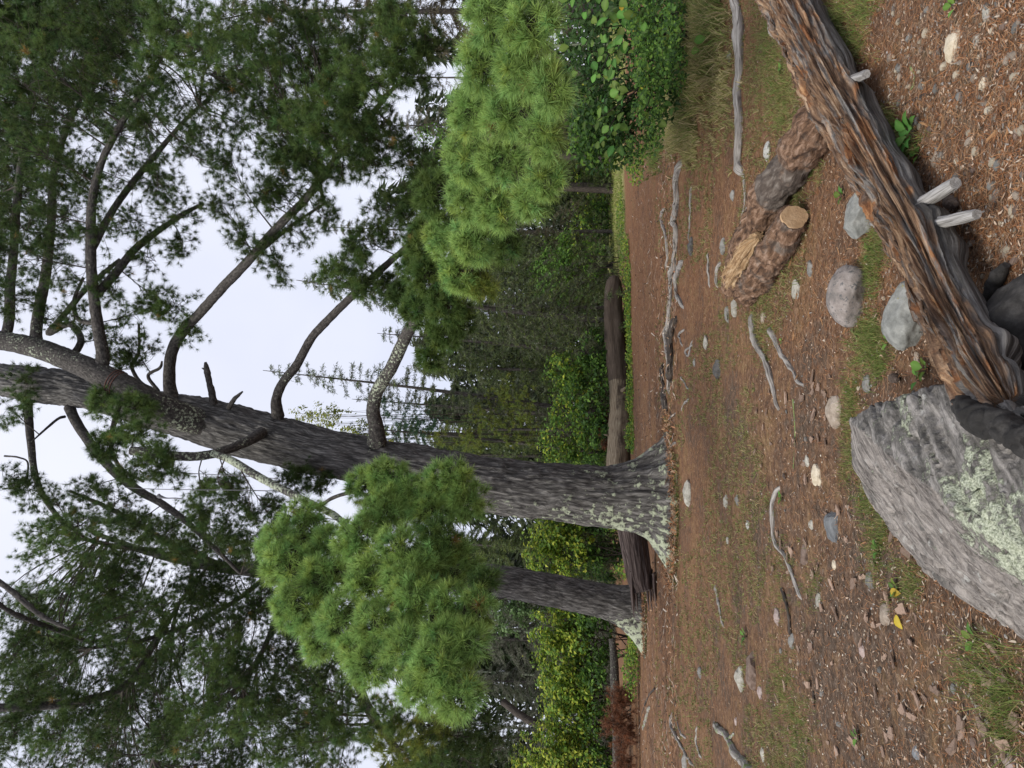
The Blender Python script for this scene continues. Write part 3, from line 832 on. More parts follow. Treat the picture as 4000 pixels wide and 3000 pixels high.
    # ---- the two bright boughs that reach towards the viewer
    left = [(660, 1130, 55, 55, 8.4, 1.3, 2), (630, 1220, 60, 60, 7.8, 1.5, 2), (650, 1310, 60, 55, 7.4, 1.5, 2), (700, 1250, 55, 55, 7.6, 1.4, 2), (720, 1180, 50, 50, 8.0, 1.2, 2), (790, 1050, 40, 40, 8.6, 1.2, 2), (840, 1030, 45, 40, 8.5, 1.3, 2),
            (900, 1070, 50, 45, 8.3, 1.2, 2), (970, 1040, 60, 45, 8.1, 1.3, 2), (1010, 1080, 50, 50, 8.0, 1.1, 2), (830, 1120, 55, 50, 8.0, 1.3, 2), (770, 1170, 50, 55, 7.6, 1.3, 2), (800, 1260, 55, 60, 7.2, 1.5, 2), (860, 1190, 55, 55, 7.2, 1.4, 2),
            (740, 1340, 55, 55, 7.1, 1.4, 2), (820, 1350, 55, 60, 6.8, 1.5, 2), (900, 1290, 60, 55, 6.8, 1.4, 2), (950, 1170, 50, 50, 7.2, 1.2, 1), (800, 1440, 50, 50, 6.6, 1.4, 2), (880, 1400, 60, 55, 6.5, 1.4, 2), (970, 1300, 50, 40, 6.7, 1.1, 2), (1030, 1310, 40, 45, 6.6, .9, 2),
            (950, 1440, 60, 60, 6.2, 1.6, 2), (990, 1500, 50, 55, 6.1, 1.5, 2), (910, 1490, 45, 45, 6.2, 1.3, 2), (1010, 1390, 45, 45, 6.3, 1.2, 2), (1050, 1260, 30, 40, 6.8, .8, 1), (600, 1180, 40, 50, 8, 1.3, 2), (690, 1390, 40, 40, 7.2, 1.3, 2), (770, 1400, 45, 45, 6.9, 1.4, 2), (880, 1250, 55, 55, 7, 1.4, 2), (930, 1220, 50, 55, 7.1, 1.3, 2), (850, 1090, 50, 45, 8.2, 1.3, 2), (930, 1110, 50, 45, 8, 1.3, 2), (960, 1380, 50, 50, 6.4, 1.4, 2), (1000, 1220, 45, 45, 7.2, 1.1, 2)]
    right = [(1060, 40, 55, 55, 5.0, 1.5, 2), (1150, 50, 60, 55, 4.9, 1.5, 2), (1040, 140, 50, 55, 5.3, 1.5, 2), (1130, 150, 60, 55, 5.1, 1.5, 2), (1190, 190, 45, 55, 5.0, 1.3, 2), (1020, 240, 50, 55, 5.7, 1.5, 2), (1100, 250, 55, 55, 5.5, 1.5, 2), (1180, 290, 45, 50, 5.3, 1.3, 2),
             (1010, 340, 50, 55, 6.3, 1.5, 2), (1090, 350, 55, 50, 6.0, 1.4, 2), (1180, 385, 40, 45, 5.7, 1.3, 2), (1150, 430, 40, 40, 5.9, 1.2, 2), (1020, 430, 55, 55, 6.8, 1.5, 2), (1080, 450, 50, 50, 6.5, 1.3, 2), (940, 420, 50, 55, 7.8, 1.3, 1), (1030, 520, 55, 50, 7.2, 1.4, 2), (970, 510, 50, 50, 8.0, 1.2, 2), (1090, 530, 35, 40, 7.0, 1.0, 1),
             (920, 520, 40, 50, 8.6, 1.2, 1), (1000, 590, 50, 50, 8.0, 1.2, 2), (930, 600, 50, 50, 8.8, 1.3, 1), (890, 570, 35, 45, 9.2, 1.1, 1), (910, 670, 45, 45, 9.2, 1.2, 1), (970, 660, 50, 45, 8.8, 1.2, 1), (960, 720, 40, 40, 9.2, 1.1, 1), (930, 770, 30, 30, 9.4, .9, 1), (1000, 700, 30, 30, 9, .9, 0), (870, 640, 30, 35, 9.8, 1, 0), (1040, 620, 35, 30, 8, .9, 3)]
    for nm, lst, lab in (('needle_bough', left, 'bright green bough on the pale limb'), ('needle_bough', right, 'bright green bough drooping over the path')):
        wd_, lf = MB(), MB()
        for q, sp_ in enumerate(lst):
            Yd = sp_[4]
            px_clump(wd_, lf, LP, sp_, near=True)
        b = lf.build(nm, M['needle'], root); b['kind'] = 'stuff'; b['label'] = lab
        wd_.build('twigs', M['twig'], b, loc=(0, 0, 0))
    return root, LP


MAINPINE, MAINLP = build_main_pine()


# ================================================================== SECOND PINE (left, behind)
def build_second_pine():
    base = G(2515, 2370); Y0 = base[1]; z0 = base[2]
    root = empty('white_pine_tree', base, 'second white pine with straight dark trunk beside the rotten log', 'pine tree')
    ctr = [(1392, 1312), (1350, 1307), (1300, 1297), (1200, 1277), (1100, 1258), (1000, 1246), (900, 1238), (800, 1233), (700, 1232), (560, 1230), (450, 1222), (330, 1195), (200, 1150)]
    hw = [47, 43, 40, 38, 37, 36, 34, 31, 28, 20, 12, 9, 5]
    P = np.array([WV(x, y, Y0) for x, y in ctr]); P[0, 2] = z0 - .25
    Rd = np.array(hw) * VS * Y0 / FPX * .93

    def disp(s, a, Q):
        q = np.stack([np.cos(a) * 7.5, np.sin(a) * 7.5, s * 2.6], -1)
        n = fbm(q, 41, 3); rid = 1 - np.abs(2 * n - 1) * 2.2
        d = -.04 * np.clip(rid, 0, 1) ** 1.5
        h = np.clip(1 - (Q[..., 2] - z0) / 1.2, 0, 1.2); w = np.arctan2(Q[..., 0] - P[1, 0], -(Q[..., 1] - P[1, 1])); fl = .03
        for wa, am, sp_ in ((-1.35, .75, .4), (1.3, .25, .4), (.2, .12, .4), (-2.4, .4, .4), (2.5, .3, .4)):
            dd = np.abs((w - wa + np.pi) % (2 * np.pi) - np.pi); fl = fl + am * np.exp(-(dd / sp_) ** 2)
        return d + fl * h ** 2.4

    def col(s, a, Q):
        zz = Q[..., 2] - z0
        left = np.clip((P[1, 0] + .09 * zz - Q[..., 0]) / .5 + .2, 0, 1)
        l_ = .22 + .29 * np.clip(1 - zz / 1.5, 0, 1) ** .8 * (.35 + .65 * left) + .12 * left + .08 * (fbm(Q * 1.3, 5, 2) - .5)
        return np.stack([l_, 0 * l_ + .5, 0 * l_, 0 * l_ + 1], -1)
    tr = MB(); Cc, _ = tube(tr, P, Rd, 96, 330, disp=disp, col=col); tr.build('trunk', M['pine_bark'], root)
    LB = [Cc[150::6]]

    def limb(px, w):
        Q = np.array([WV(x, y, Y0 + d) for x, y, d in px]); mb = MB()
        C_, _ = tube(mb, Q, np.array(w) * VS * Y0 / FPX, 8, len(px) * 7, disp=lambda s, a, Pp: (fbm(Pp * 9, 5, 3) - .5) * .05, col=(.3, .5, 0, 1))
        mb.build('limb', M['limb_bark'], root); LB.append(C_)
    limb([(590, 1230, 0), (520, 1290, -2), (430, 1340, -3), (320, 1380, -4), (200, 1400, -5)], [6, 5, 5, 4, 3])
    limb([(650, 1231, 0), (600, 1330, -2), (560, 1420, -3), (500, 1500, -5), (400, 1580, -6), (330, 1640, -6)], [7, 6, 5, 5, 4, 3])
    limb([(700, 1232, 0), (720, 1340, -2), (760, 1440, -4), (800, 1540, -6), (860, 1620, -7)], [10, 9, 8, 7, 5])
    limb([(450, 1222, 0), (390, 1300, -2), (330, 1400, -4), (270, 1480, -5), (180, 1515, -6), (90, 1525, -6.5), (-30, 1530, -7)], [4, 4, 5, 6, 7, 7, 6])
    limb([(480, 1222, 0), (380, 1180, -1), (260, 1110, -2), (150, 1060, -3)], [7, 6, 5, 3])
    limb([(350, 1190, 0), (250, 1180, -2), (130, 1150, -4)], [6, 5, 4])
    limb([(-40, 1225, -8), (40, 1290, -8), (90, 1330, -8), (150, 1360, -8)], [4, 4, 3, 2])
    limb([(200, 1390, -5), (120, 1360, -6), (40, 1330, -7), (-40, 1285, -8)], [3, 4, 4, 4])
    LP = np.vstack(LB)
    crown = [
        (60, 1200, 50, 40, 15, .8, 1), (130, 1190, 60, 45, 15, .9, 1), (210, 1190, 60, 45, 15, .9, 1), (290, 1220, 60, 45, 15, .9, 0), (370, 1240, 60, 45, 15.5, .8, 0), (440, 1260, 60, 45, 15.5, .8, 0), (520, 1240, 50, 40, 16, .8, 0),
        (160, 1260, 60, 45, 14.5, .9, 1), (240, 1290, 60, 45, 14.5, .9, 1), (330, 1310, 60, 45, 14.5, .9, 1), (420, 1330, 60, 45, 15, .9, 0), (500, 1330, 60, 45, 15, 1.0, 0), (560, 1280, 50, 45, 15.5, 1.0, 0),
        (190, 1340, 60, 50, 14, .8, 1), (280, 1370, 60, 50, 14, .9, 1), (370, 1390, 60, 45, 14, .9, 1), (80, 1290, 40, 35, 13.5, .6, 0), (50, 1340, 50, 45, 13.5, .8, 0), (110, 1390, 60, 45, 13.5, .8, 0), (30, 1420, 60, 50, 13, 1.0, 0), (60, 1500, 60, 50, 13, 1.0, 0), (30, 1590, 60, 60, 12.5, 1.1, 0),
        (140, 1470, 60, 50, 13, .8, 0), (190, 1530, 60, 45, 13, .8, 0), (130, 1590, 60, 50, 12.5, 1.0, 1), (200, 1610, 50, 35, 12.5, .8, 0), (240, 1450, 60, 45, 13.5, .7, 0), (260, 1530, 60, 40, 13.5, .6, 0), (330, 1460, 55, 40, 13.5, .7, 0),
        (500, 1400, 60, 45, 13.5, 1.1, 1), (450, 1430, 60, 45, 13, 1.1, 1), (540, 1440, 60, 45, 13, 1.2, 0), (600, 1400, 55, 45, 13.5, 1.2, 0), (480, 1500, 60, 40, 12.5, 1.1, 1), (400, 1530, 60, 40, 12.5, 1.0, 1), (430, 1590, 60, 45, 12, .9, 1), (350, 1600, 50, 40, 12, .7, 0), (560, 1500, 50, 35, 12.5, .9, 0), (520, 1560, 50, 40, 12, .8, 1),
        (620, 1340, 45, 40, 14, 1.1, 0), (590, 1560, 55, 40, 12, .6, 0), (600, 1620, 55, 40, 12, .8, 1), (660, 1470, 45, 35, 13, .6, 0), (690, 1530, 50, 35, 12.5, .8, 1), (700, 1600, 55, 45, 12, 1.0, 1), (760, 1500, 50, 35, 12.5, .9, 1), (780, 1570, 55, 45, 12, 1.1, 1),
        (850, 1540, 55, 40, 11.5, 1.2, 1), (850, 1610, 55, 45, 11.5, 1.1, 3), (920, 1580, 55, 45, 11.5, 1.1, 3), (930, 1630, 50, 40, 11.5, 1.0, 1), (990, 1590, 50, 40, 12, .9, 0), (1010, 1640, 50, 40, 12, .9, 0), (720, 1420, 40, 30, 13.5, .6, 0), (1050, 1560, 40, 40, 12.5, .7, 0), (1080, 1620, 50, 45, 12.5, .7, 0),
    ]
    for gx in range(-20, 720, 52):
        for gy in range(1140, 1830, 54):
            if rng.random() < .82 and not (gx < 170 and gy < 1300): crown.append((gx + rng.normal() * 16, gy + rng.normal() * 16, 54, 48, 15 + 3.5 * rng.random(), 1.0, int(rng.random() < .4)))
    wood, leaf = MB(), TB()
    for sp_ in crown: px_clump(wood, leaf, LP, sp_, tl=.12)
    tag(wood.build('twigs', M['twig'], root), None, None, kind='stuff'); tag(leaf.build('crown', M['needle_i'], root), None, None, kind='stuff')


build_second_pine()
#--PART2--
def PZ(x, y, z):
    """point at height z above the ground datum seen at photo pixel (x, y)"""
    d = ray(x, y); t = (z - CAMZ) / d[2]
    return np.array([0, 0, CAMZ]) + d * t, t


def PZV(x, y, z): return PZ(x * VS, y * VS, z)


# ================================================================== BACKGROUND TREES
GREY = ((.12, .135, .085), (.16, .165, .12), (.09, .11, .06))
SPR = ((.085, .125, .045), (.115, .165, .06), (.15, .175, .09), (.17, .22, .06))
BRN = ((.15, .125, .075), (.12, .11, .06), (.18, .155, .105))
spruce('spruce_tree', 'sparse lichen-grey spruce with bare thin spire rising behind the pine fork gap', (568, 800), (1300, 900), 31, 2.1, 120, GREY + SPR, 1.2, None, .35, .12)
spruce('spruce_tree', 'thin sparse spruce standing just left of the lichen-grey spire', (760, 862), (1300, 905), 33, 1.6, 90, GREY, 1.0, None, .4, .15)
spruce('spruce_tree', 'dense drooping grey-green spruce growing at the meadow edge', (640, 605), (1318, 700), 28, 3.0, 170, SPR + GREY, 1.7, None, .75, .03)
spruce('spruce_tree', 'slim spruce with pointed tip between the two tallest spruces', (815, 720), (1310, 770), 32, 2.2, 120, GREY + SPR, 1.3, None, .5, .05)
spruce('spruce_tree', 'brown-tinged hanging spruce behind the bough over the path', (480, 20), (1310, 20), 22, 2.6, 150, BRN, 1.4, None, .95, .25)
spruce('spruce_tree', 'thin almost bare spruce with straight pole trunk at the meadow', (650, 163), (1318, 172), 34, .9, 50, BRN, .8, None, .6, .35, .07)
spruce('spruce_tree', 'faded brown-green spruce behind the long right limb', (800, 270), (1318, 275), 44, 3.4, 150, BRN + GREY, 1.6, None, .6, .1)
spruce('spruce_tree', 'faded spruce with brown top right of the second limb', (690, 490), (1318, 500), 44, 2.8, 140, BRN + GREY, 1.5, None, .6, .1)
spruce('spruce_tree', 'dark spruce filling the gap between path bough and meadow', (900, 380), (1318, 400), 45, 3.6, 170, SPR, 1.8, None, .6, .02)
spruce('spruce_tree', 'low dark spruce beside the two slender trunks', (960, 560), (1318, 575), 43, 3.4, 170, SPR, 1.8, None, .65, .02)
for (tx, ty, Yd, lab) in ((930, 1380, 42, 'pale grey spruce far behind the lime shrubs'), (980, 1470, 46, 'pale haze-toned spruce behind the leaning dead trunk'), (900, 1590, 44, 'grey-green spruce behind the end of the lime shrubs'), (870, 1290, 40, 'grey spruce just behind the second pine trunk')):
    spruce('spruce_tree', lab, (tx, ty), (1312, ty + 8), Yd, 3.2, 150, ((.16, .17, .125), (.12, .14, .09), (.19, .19, .15)), 1.6, None, .6, .02)  # lichen-grey needles; distance haze is put into their paler colour
spruce('spruce_tree', 'dark spruce seen in the gap between both pine trunks', (930, 1170), (1315, 1180), 34, 2.8, 150, SPR, 1.8, None, .6, .02)
spruce('spruce_tree', 'dark green spruce close behind the main pine trunk', (840, 985), (1315, 990), 35, 2.4, 140, SPR, 1.7, None, .6, .02)


def far_wood():
    lf = MB(); wd_ = MB()
    for q in range(84):
        X = -46 + q * 1.12 + rng.normal() * .8; Y = 50 + 16 * rng.random(); H = 12 + 6 * rng.random()
        if 5 < X < 9: Y += 8
        k = 1300; f = rng.random(k) ** 1.3; az = rng.random(k) * 6.283; r = (.35 + 3.4 * (1 - f)) * (.35 + .65 * rng.random(k))
        P = np.stack([X + r * np.cos(az), Y + r * np.sin(az), H * f - .25 * r + .3], -1)
        d = norm(np.stack([np.cos(az), np.sin(az), -0.6 + 0 * az], -1) + rng.normal(size=(k, 3)) * .4)
        s_ = norm(np.cross(d, rng.normal(size=(k, 3)))) * .16
        V = np.stack([P - s_, P + s_, P + d * (.6 + .5 * rng.random((k, 1)))], 1).reshape(-1, 3)
        c = np.array(((.06, .08, .04), (.085, .10, .058), (.045, .065, .032)))[rng.choice(3, k)] * (.7 + .6 * rng.random((k, 1)))  # deep shade of the closed wood is put into these darker colours
        lf.add(V, np.arange(3 * k).reshape(-1, 3), None, np.repeat(c, 3, 0))
        tube(wd_, [(X, Y, -.2), (X + rng.normal() * .2, Y, H * .9)], [.16, .03], 6, 4)
    o = lf.build('far_wood', M['needle'])
    tag(o, 'far dark conifer wood closing off the view', 'wood', kind='stuff')
    wd_.build('trunks', M['spruce_bark'], o, loc=(0, 0, 0))


far_wood()
spruce('spruce_tree', 'full dark spruce filling the gap right of the golden-green pine', (880, 790), (1316, 800), 36, 3.0, 170, SPR, 1.9, None, .65, .02)
spruce('spruce_tree', 'full dark spruce behind the golden-green pine', (820, 930), (1316, 935), 38, 3.0, 170, SPR, 1.9, None, .65, .02)
spruce('spruce_tree', 'broad dark spruce behind the drooping grey-green one', (900, 660), (1316, 665), 40, 3.4, 170, SPR, 1.9, None, .65, .02)

# young pines and birch behind the big trunk
def young_pine(label, foot, Y, cl, tone, tipx):
    b = WV(*foot, Y); b[2] = gh(b[0], b[1]) - .05
    root = empty('young_pine', b, label, 'pine tree')
    tr = MB(); top = WV(tipx[0], tipx[1], Y)
    C_, _ = tube(tr, np.vstack([b, (b + top) / 2 + [.1, 0, 0], top]), [.09, .06, .015], 8, 20, col=(.3, .5, 0, 1)); tr.build('trunk', M['limb_bark'], root)
    w_, l_ = MB(), MB()
    for x, y, rx, ry, d in cl: px_clump(w_, l_, C_, (x, y, rx, ry, Y + rng.normal() * .5, d, tone), tl=.13, tw=.012, nn=22, grow=1.2)
    tag(w_.build('twigs', M['twig'], root), None, None, kind='stuff'); tag(l_.build('crown', M['needle'], root), None, None, kind='stuff')


young_pine('golden-green young pine beside the main pine trunk', (1300, 935), 29.5, [(1060, 880, 45, 35, 1.0), (1100, 850, 45, 35, 1.0), (1030, 930, 40, 40, 1.0), (1090, 930, 45, 40, 1.0), (1130, 880, 40, 40, 1.0), (1140, 940, 35, 35, .8), (950, 940, 30, 25, .5), (1010, 960, 35, 25, .7)], 3, (960, 930))
young_pine('small dark bluish pine half hidden by the main trunk', (1300, 985), 30, [(830, 880, 35, 30, 1.0), (870, 905, 40, 35, 1.0), (900, 930, 40, 30, 1.0), (800, 930, 35, 25, .9), (860, 950, 40, 20, .9), (940, 900, 35, 35, .7)], 5, (780, 925))

LIME = ((.30, .39, .045), (.21, .33, .045), (.40, .44, .06), (.13, .23, .035), (.09, .17, .03))
MIDG = ((.08, .17, .03), (.12, .23, .04), (.06, .13, .025), (.16, .28, .045))
DRKG = ((.03, .07, .02), (.045, .095, .025), (.06, .12, .03))
YEL = ((.28, .31, .06), (.22, .27, .06), (.33, .33, .08))
b = WV(1300, 925, 30); shrub('birch_tree', 'pale yellow-green birch crown showing beside the trunk', b, [px_blob(700, 905, 50, 35, 30), px_blob(760, 940, 50, 30, 30), px_blob(650, 900, 30, 25, 30, 300), px_blob(820, 960, 40, 25, 30)], 2600, .12, YEL, None, 6, 'birch tree')


def hedge(label, blobs, Y, n, size, cols, foot=None, group=None, name='leafy_shrub'):
    bl = [px_blob(x, y, rx, ry, Y + dy) for x, y, rx, ry, dy in blobs]
    cx = np.mean([b_[0][0] for b_ in bl]); shrub(name, label, (cx, Y, 0), bl, n, size, cols, group, 10)


hedge('lime-green leafy shrub behind the weathered fallen log', [(1230, 930, 60, 60, 0), (1250, 850, 55, 60, 0), (1210, 980, 55, 40, 0), (1220, 790, 45, 45, 0)], 28, 5200, .15, LIME + MIDG)
hedge('mid-green leafy shrub overhanging the weathered fallen log', [(1275, 850, 40, 80, 0), (1290, 960, 35, 70, 0), (1285, 760, 35, 50, 0)], 27, 4200, .15, MIDG + DRKG)
hedge('yellow-green shrub between the two pine trunks', [(1190, 1160, 45, 45, 0), (1180, 1210, 45, 45, 0), (1230, 1180, 45, 60, 0)], 26, 4200, .15, LIME)
hedge('dark green shrub low between the two pine trunks', [(1270, 1170, 55, 70, 0), (1300, 1220, 40, 50, 0), (1260, 1110, 50, 50, 0)], 26.5, 3200, .15, DRKG + MIDG[:2])
hedge('bright lime shrub just left of the second pine', [(1190, 1350, 40, 50, 0), (1210, 1420, 50, 60, 0), (1230, 1370, 50, 60, 0)], 25, 5200, .14, LIME)
hedge('bright lime shrub in front of the leaning dead trunk', [(1200, 1500, 45, 60, 0), (1230, 1560, 50, 60, 0), (1240, 1480, 50, 60, 0)], 25, 5600, .14, LIME)
hedge('bright lime shrub with yellow leaves past the leaning dead trunk', [(1180, 1620, 60, 50, 0), (1230, 1640, 60, 60, 0), (1150, 1660, 50, 40, 0), (1220, 1700, 60, 60, 0)], 24.5, 5600, .14, LIME + YEL[:1])
hedge('lime shrub at the end of the row by the rusty branch', [(1190, 1790, 60, 60, 0), (1240, 1840, 60, 70, 0), (1270, 1770, 50, 60, 0)], 24, 3600, .14, LIME + MIDG)
hedge('shaded green shrub behind the thin mossy log', [(1280, 1380, 45, 80, 0), (1295, 1480, 40, 70, 0), (1290, 1580, 40, 70, 0), (1270, 1310, 40, 50, 0), (1290, 1650, 40, 60, 0)], 24.5, 5600, .14, MIDG + DRKG)
hedge('pale green bush above the lime shrubs left of second pine', [(1130, 1310, 45, 45, 0), (1100, 1340, 40, 40, 0), (1150, 1290, 40, 30, 0)], 31, 2600, .16, ((.10, .17, .06), (.13, .2, .08)))
hedge('sunlit lime shrub beyond the two slender trunks', [(1260, 330, 40, 60, 0), (1270, 430, 40, 60, 0), (1260, 520, 45, 60, 0), (1250, 250, 50, 60, 0)], 50, 5200, .22, LIME + MIDG)
hedge('dark shrub at the far edge of the meadow', [(1290, 380, 25, 80, 0), (1290, 500, 28, 80, 0), (1280, 620, 35, 60, 0)], 47, 3000, .2, MIDG + DRKG)
hedge('green shrub left of the drooping spruce', [(1200, 600, 50, 60, 0), (1240, 560, 50, 50, 0)], 34, 2600, .17, MIDG)
hedge('dark undergrowth shrub behind the main pine trunk', [(1260, 1040, 60, 70, 0)], 30, 1600, .16, DRKG)

# two slender trunks at the meadow edge, and a leaning dead trunk on the left
for (x0, y0, x1, y1, Yd, lab) in ((1325, 345, 1180, 336, 42, 'slender dark trunk standing at the meadow edge'), (1322, 412, 1175, 405, 43, 'thinner dark trunk beside the slender one at the meadow')):
    b_ = WV(x0, y0, Yd); b_[2] = gh(b_[0], b_[1]) - .1; t_ = WV(x1, y1, Yd); tt = t_ + (t_ - b_) * 1.6
    r_ = empty('slender_tree', b_, lab, 'tree')
    mb = MB(); C_, _ = tube(mb, np.vstack([b_, t_, tt]), [.20, .16, .08], 9, 24, disp=lambda s, a, P: (fbm(P * 8, 3, 3) - .5) * .04, col=(.3, .5, 0, 1)); mb.build('trunk', M['dark_wood'], r_)
    lf = MB(); k = 1100; P = tt + ellip(k, .1) * np.array([1.6, 1.6, 2.0]); leaves(lf, P, rng.normal(size=(k, 3)) + [0, 0, 1], .16, np.array(MIDG)[rng.choice(4, k)])
    tag(lf.build('crown', M['leaf'], r_), None, None, kind='stuff')
mb = MB(); q0 = WV(1200, 1600, 27); q0[2] = gh(q0[0], q0[1]); q1 = WV(1150, 1560, 27); q2 = WV(1085, 1515, 27.5)
tube(mb, np.vstack([q0 + [-1, 0, 0], q0 * .4 + q1 * .6, q1, q2]), [.17, .16, .15, .13], 12, 30, disp=lambda s, a, P: (fbm(P * 7, 3, 3) - .5) * .08, col=(.3, .7, 0, 1))
tag(mb.build('dead_trunk', M['dark_wood']), 'dark dead trunk leaning out of the lime shrubs', 'dead trunk')

# ================================================================== FALLEN LOGS BEHIND THE PINE
M['log_far'] = mat_bark('weathered_log', (.07, .052, .036), (.19, .15, .105), (.34, .29, .215), 40, 2.6, None, alt=((.022, .017, .014), (.065, .049, .038), (.13, .10, .08)), alts=2.2)
M['log_rot'] = mat_bark('rotten_log_wood', (.025, .018, .016), (.075, .055, .05), (.19, .15, .135), 34, 1.6)
pts, rad = [], []
for x, y, Yd, hw in ((1328, 600, 27.2, 9), (1326, 612, 27.1, 17), (1324, 650, 27, 20), (1327, 700, 26.8, 22), (1333, 780, 26.6, 22.5), (1339, 860, 26.4, 22.5), (1338, 930, 26.2, 23), (1336, 1000, 26, 24), (1337, 1060, 25.8, 24)):
    pts.append(WV(x, y, Yd)); rad.append(hw * VS * Yd / FPX)
mb = MB(); x0 = WV(0, 0, 26)[0]
XA, XB = pts[0][0], pts[-1][0]
tube(mb, pts, rad, 40, 220, ref=(0, 0, 1), disp=lambda s, a, P: (fbm(np.stack([np.cos(a) * 5, np.sin(a) * 5, s * .9], -1), 6, 3) - .5) * .10 + (fbm(P * 1.4, 9, 2) - .5) * .12,
     col=lambda s, a, P: np.stack([0 * s, np.clip(1.25 - (s - .0) * .17, .42, 1) - .25 * (P[..., 2] > .5) * (s > 4), 0 * s, 0 * s + 1], -1))
flog = empty('fallen_log', np.array(pts[4]) * [1, 1, 0] + [0, 0, .05], 'long weathered fallen log lying behind the main pine', 'log')
mb.build('log_body', M['log_far'], flog)
mb = MB(); p = WV(1345, 843, 26.05)
tube(mb, [p + [.0, .25, .05], p, p + [.12, -.12, -.12]], [.09, .07, .03], 8, 9, disp=lambda s, a, P: (fbm(P * 20, 3, 2) - .5) * .04, col=(0, .2, 0, 1)); mb.build('branch_stub', M['log_far'], flog)
mb = MB(); p = WV(1311, 940, 26.1)
tube(mb, [p + [0, .2, -.15], p, p + [.03, 0, .12]], [.05, .04, .015], 6, 6, col=(0, .2, 0, 1)); mb.build('branch_stub', M['log_far'], flog)

rlog = empty('rotten_log', G(2560, 2260), 'dark rotting log splintered at its end between the two pines', 'log')
mb = MB(); pts, rad = [], []
for x, y, Yd, hw in ((1352, 1020, 16.6, 30), (1357, 1090, 16.4, 30), (1364, 1140, 16.2, 30), (1374, 1200, 16.0, 29), (1382, 1250, 15.9, 27), (1389, 1278, 15.8, 22)):
    pts.append(WV(x, y, Yd)); rad.append(hw * VS * Yd / FPX)
tube(mb, pts, rad, 60, 200, ref=(0, 1, 0), disp=lambda s, a, P: -.09 * np.clip(1 - np.abs(2 * fbm(np.stack([np.cos(a) * 6, np.sin(a) * 6, s * .9], -1), 16, 3) - 1) * 2.4, 0, 1) * (.4 + .6 * np.clip(s - 1.2, 0, 1)))
mb.build('log_body', M['log_rot'], rlog)
sl = MB(); sl.add([(0, -.012, 0), (0, .012, 0), (.5, .008, .0), (.5, -.008, 0), (0, -.01, .05), (0, .01, .05), (.35, 0, .03)], [(0, 1, 2, 3)]); sl.n = 0
for q in range(16):
    mb = MB(); a = rng.random() * 6.28; o = np.array(pts[-1]) + np.array([.25, math.cos(a) * .28, math.sin(a) * .26]); ln = .35 + .5 * rng.random()
    tube(mb, [o + [.2, 0, 0], o + [-ln * .5, rng.normal() * .02, -.02], o + [-ln, rng.normal() * .04, -.06]], [.035, .028, .006], 4, 5)
    mb.build('splinter', M['log_rot'], rlog)

mlog = MB(); pp = [WV(x, y, Yd) for x, y, Yd in ((1322, 1380, 23.5), (1326, 1420, 23.3), (1328, 1480, 23), (1330, 1540, 22.8), (1332, 1600, 22.6), (1333, 1680, 22.4), (1334, 1760, 22.2))]
for q in pp: q[2] = max(q[2], gh(q[0], q[1]) + .06)
tube(mlog, pp, [.12, .13, .15, .14, .13, .13, .12], 14, 60, disp=lambda s, a, P: (fbm(P * 6, 3, 3) - .5) * .06, col=(.42, .5, 0, 1))
tag(mlog.build('mossy_log', M['limb_bark']), 'thin grey lichened log lying under the lime shrubs', 'log')

# fallen branch with rusty dead needles
def rusty(label, cl, Y, path):
    P = np.array([WV(x, y, Y) for x, y in path]); P[:, 2] = np.maximum(P[:, 2], gh(P[:, 0], P[:, 1]) + .05)
    root = empty('fallen_pine_branch', P[0], label, 'branch')
    mb = MB(); C_, _ = tube(mb, P, np.linspace(.04, .012, len(P)), 6, 16); mb.build('stem', M['twig'], root)
    w_, l_ = MB(), MB()
    for x, y, rx, ry in cl: px_clump(w_, l_, C_, (x, y, rx, ry, Y, .9, 4), tl=.16, tw=.01, nn=20, droop=1.0, grow=1.0)
    tag(w_.build('twigs', M['twig'], root), None, None, kind='stuff'); tag(l_.build('dead_needles', M['needle'], root), None, None, kind='stuff')


rusty('fallen pine branch with rust-red dead needles on the mossy log', [(1345, 1530, 25, 40), (1340, 1580, 30, 40), (1350, 1620, 28, 40), (1325, 1560, 20, 35), (1348, 1670, 25, 40), (1332, 1510, 15, 25)], 21.5, [(1350, 1690), (1345, 1620), (1335, 1560), (1322, 1500)])
rusty('small rust-red dead sprig behind the weathered fallen log', [(1305, 910, 10, 12), (1300, 925, 9, 10), (1310, 955, 10, 12)], 26.9, [(1322, 935), (1312, 925), (1302, 915)])

# ================================================================== NEAR RIGHT SHRUB WITH BIG LEAVES
def leafmesh(name, cols, wid=.68, bend=.12):
    """ovate leaf, 1 m long, midrib along +Y, upper side +Z"""
    ys = np.array([0, .08, .22, .42, .62, .8, .93, 1.0]); hw = np.array([0, .16, .38, .5, .46, .3, .12, 0]) * wid
    V, C_ = [], []
    for s_ in (-1, 0, 1):
        for y_, h in zip(ys, hw):
            z = -bend * (y_ - .35) ** 2 * 2.2 + abs(s_) * h * .28 + .012 * math.sin(y_ * 23) * abs(s_)
            V.append((s_ * h, y_, z)); C_.append(np.array(cols[0]) if s_ else np.array(cols[1]))
    n = len(ys); F = []
    for a_ in (0, n):
        for q in range(n - 1): F.append((a_ + q, a_ + n + q, a_ + n + q + 1, a_ + q + 1))
    mb = MB(); mb.add(V, F, None, np.array(C_)); return mb.mesh(name, M['leafobj'])


LEAFM = [leafmesh('leaf', ((.085, .175, .028), (.13, .225, .05))), leafmesh('leaf', ((.06, .135, .025), (.095, .18, .045)), .6, .2), leafmesh('leaf', ((.115, .215, .035), (.16, .26, .06)), .75, .05), leafmesh('leaf', ((.42, .28, .03), (.48, .34, .06)), .7, .15)]


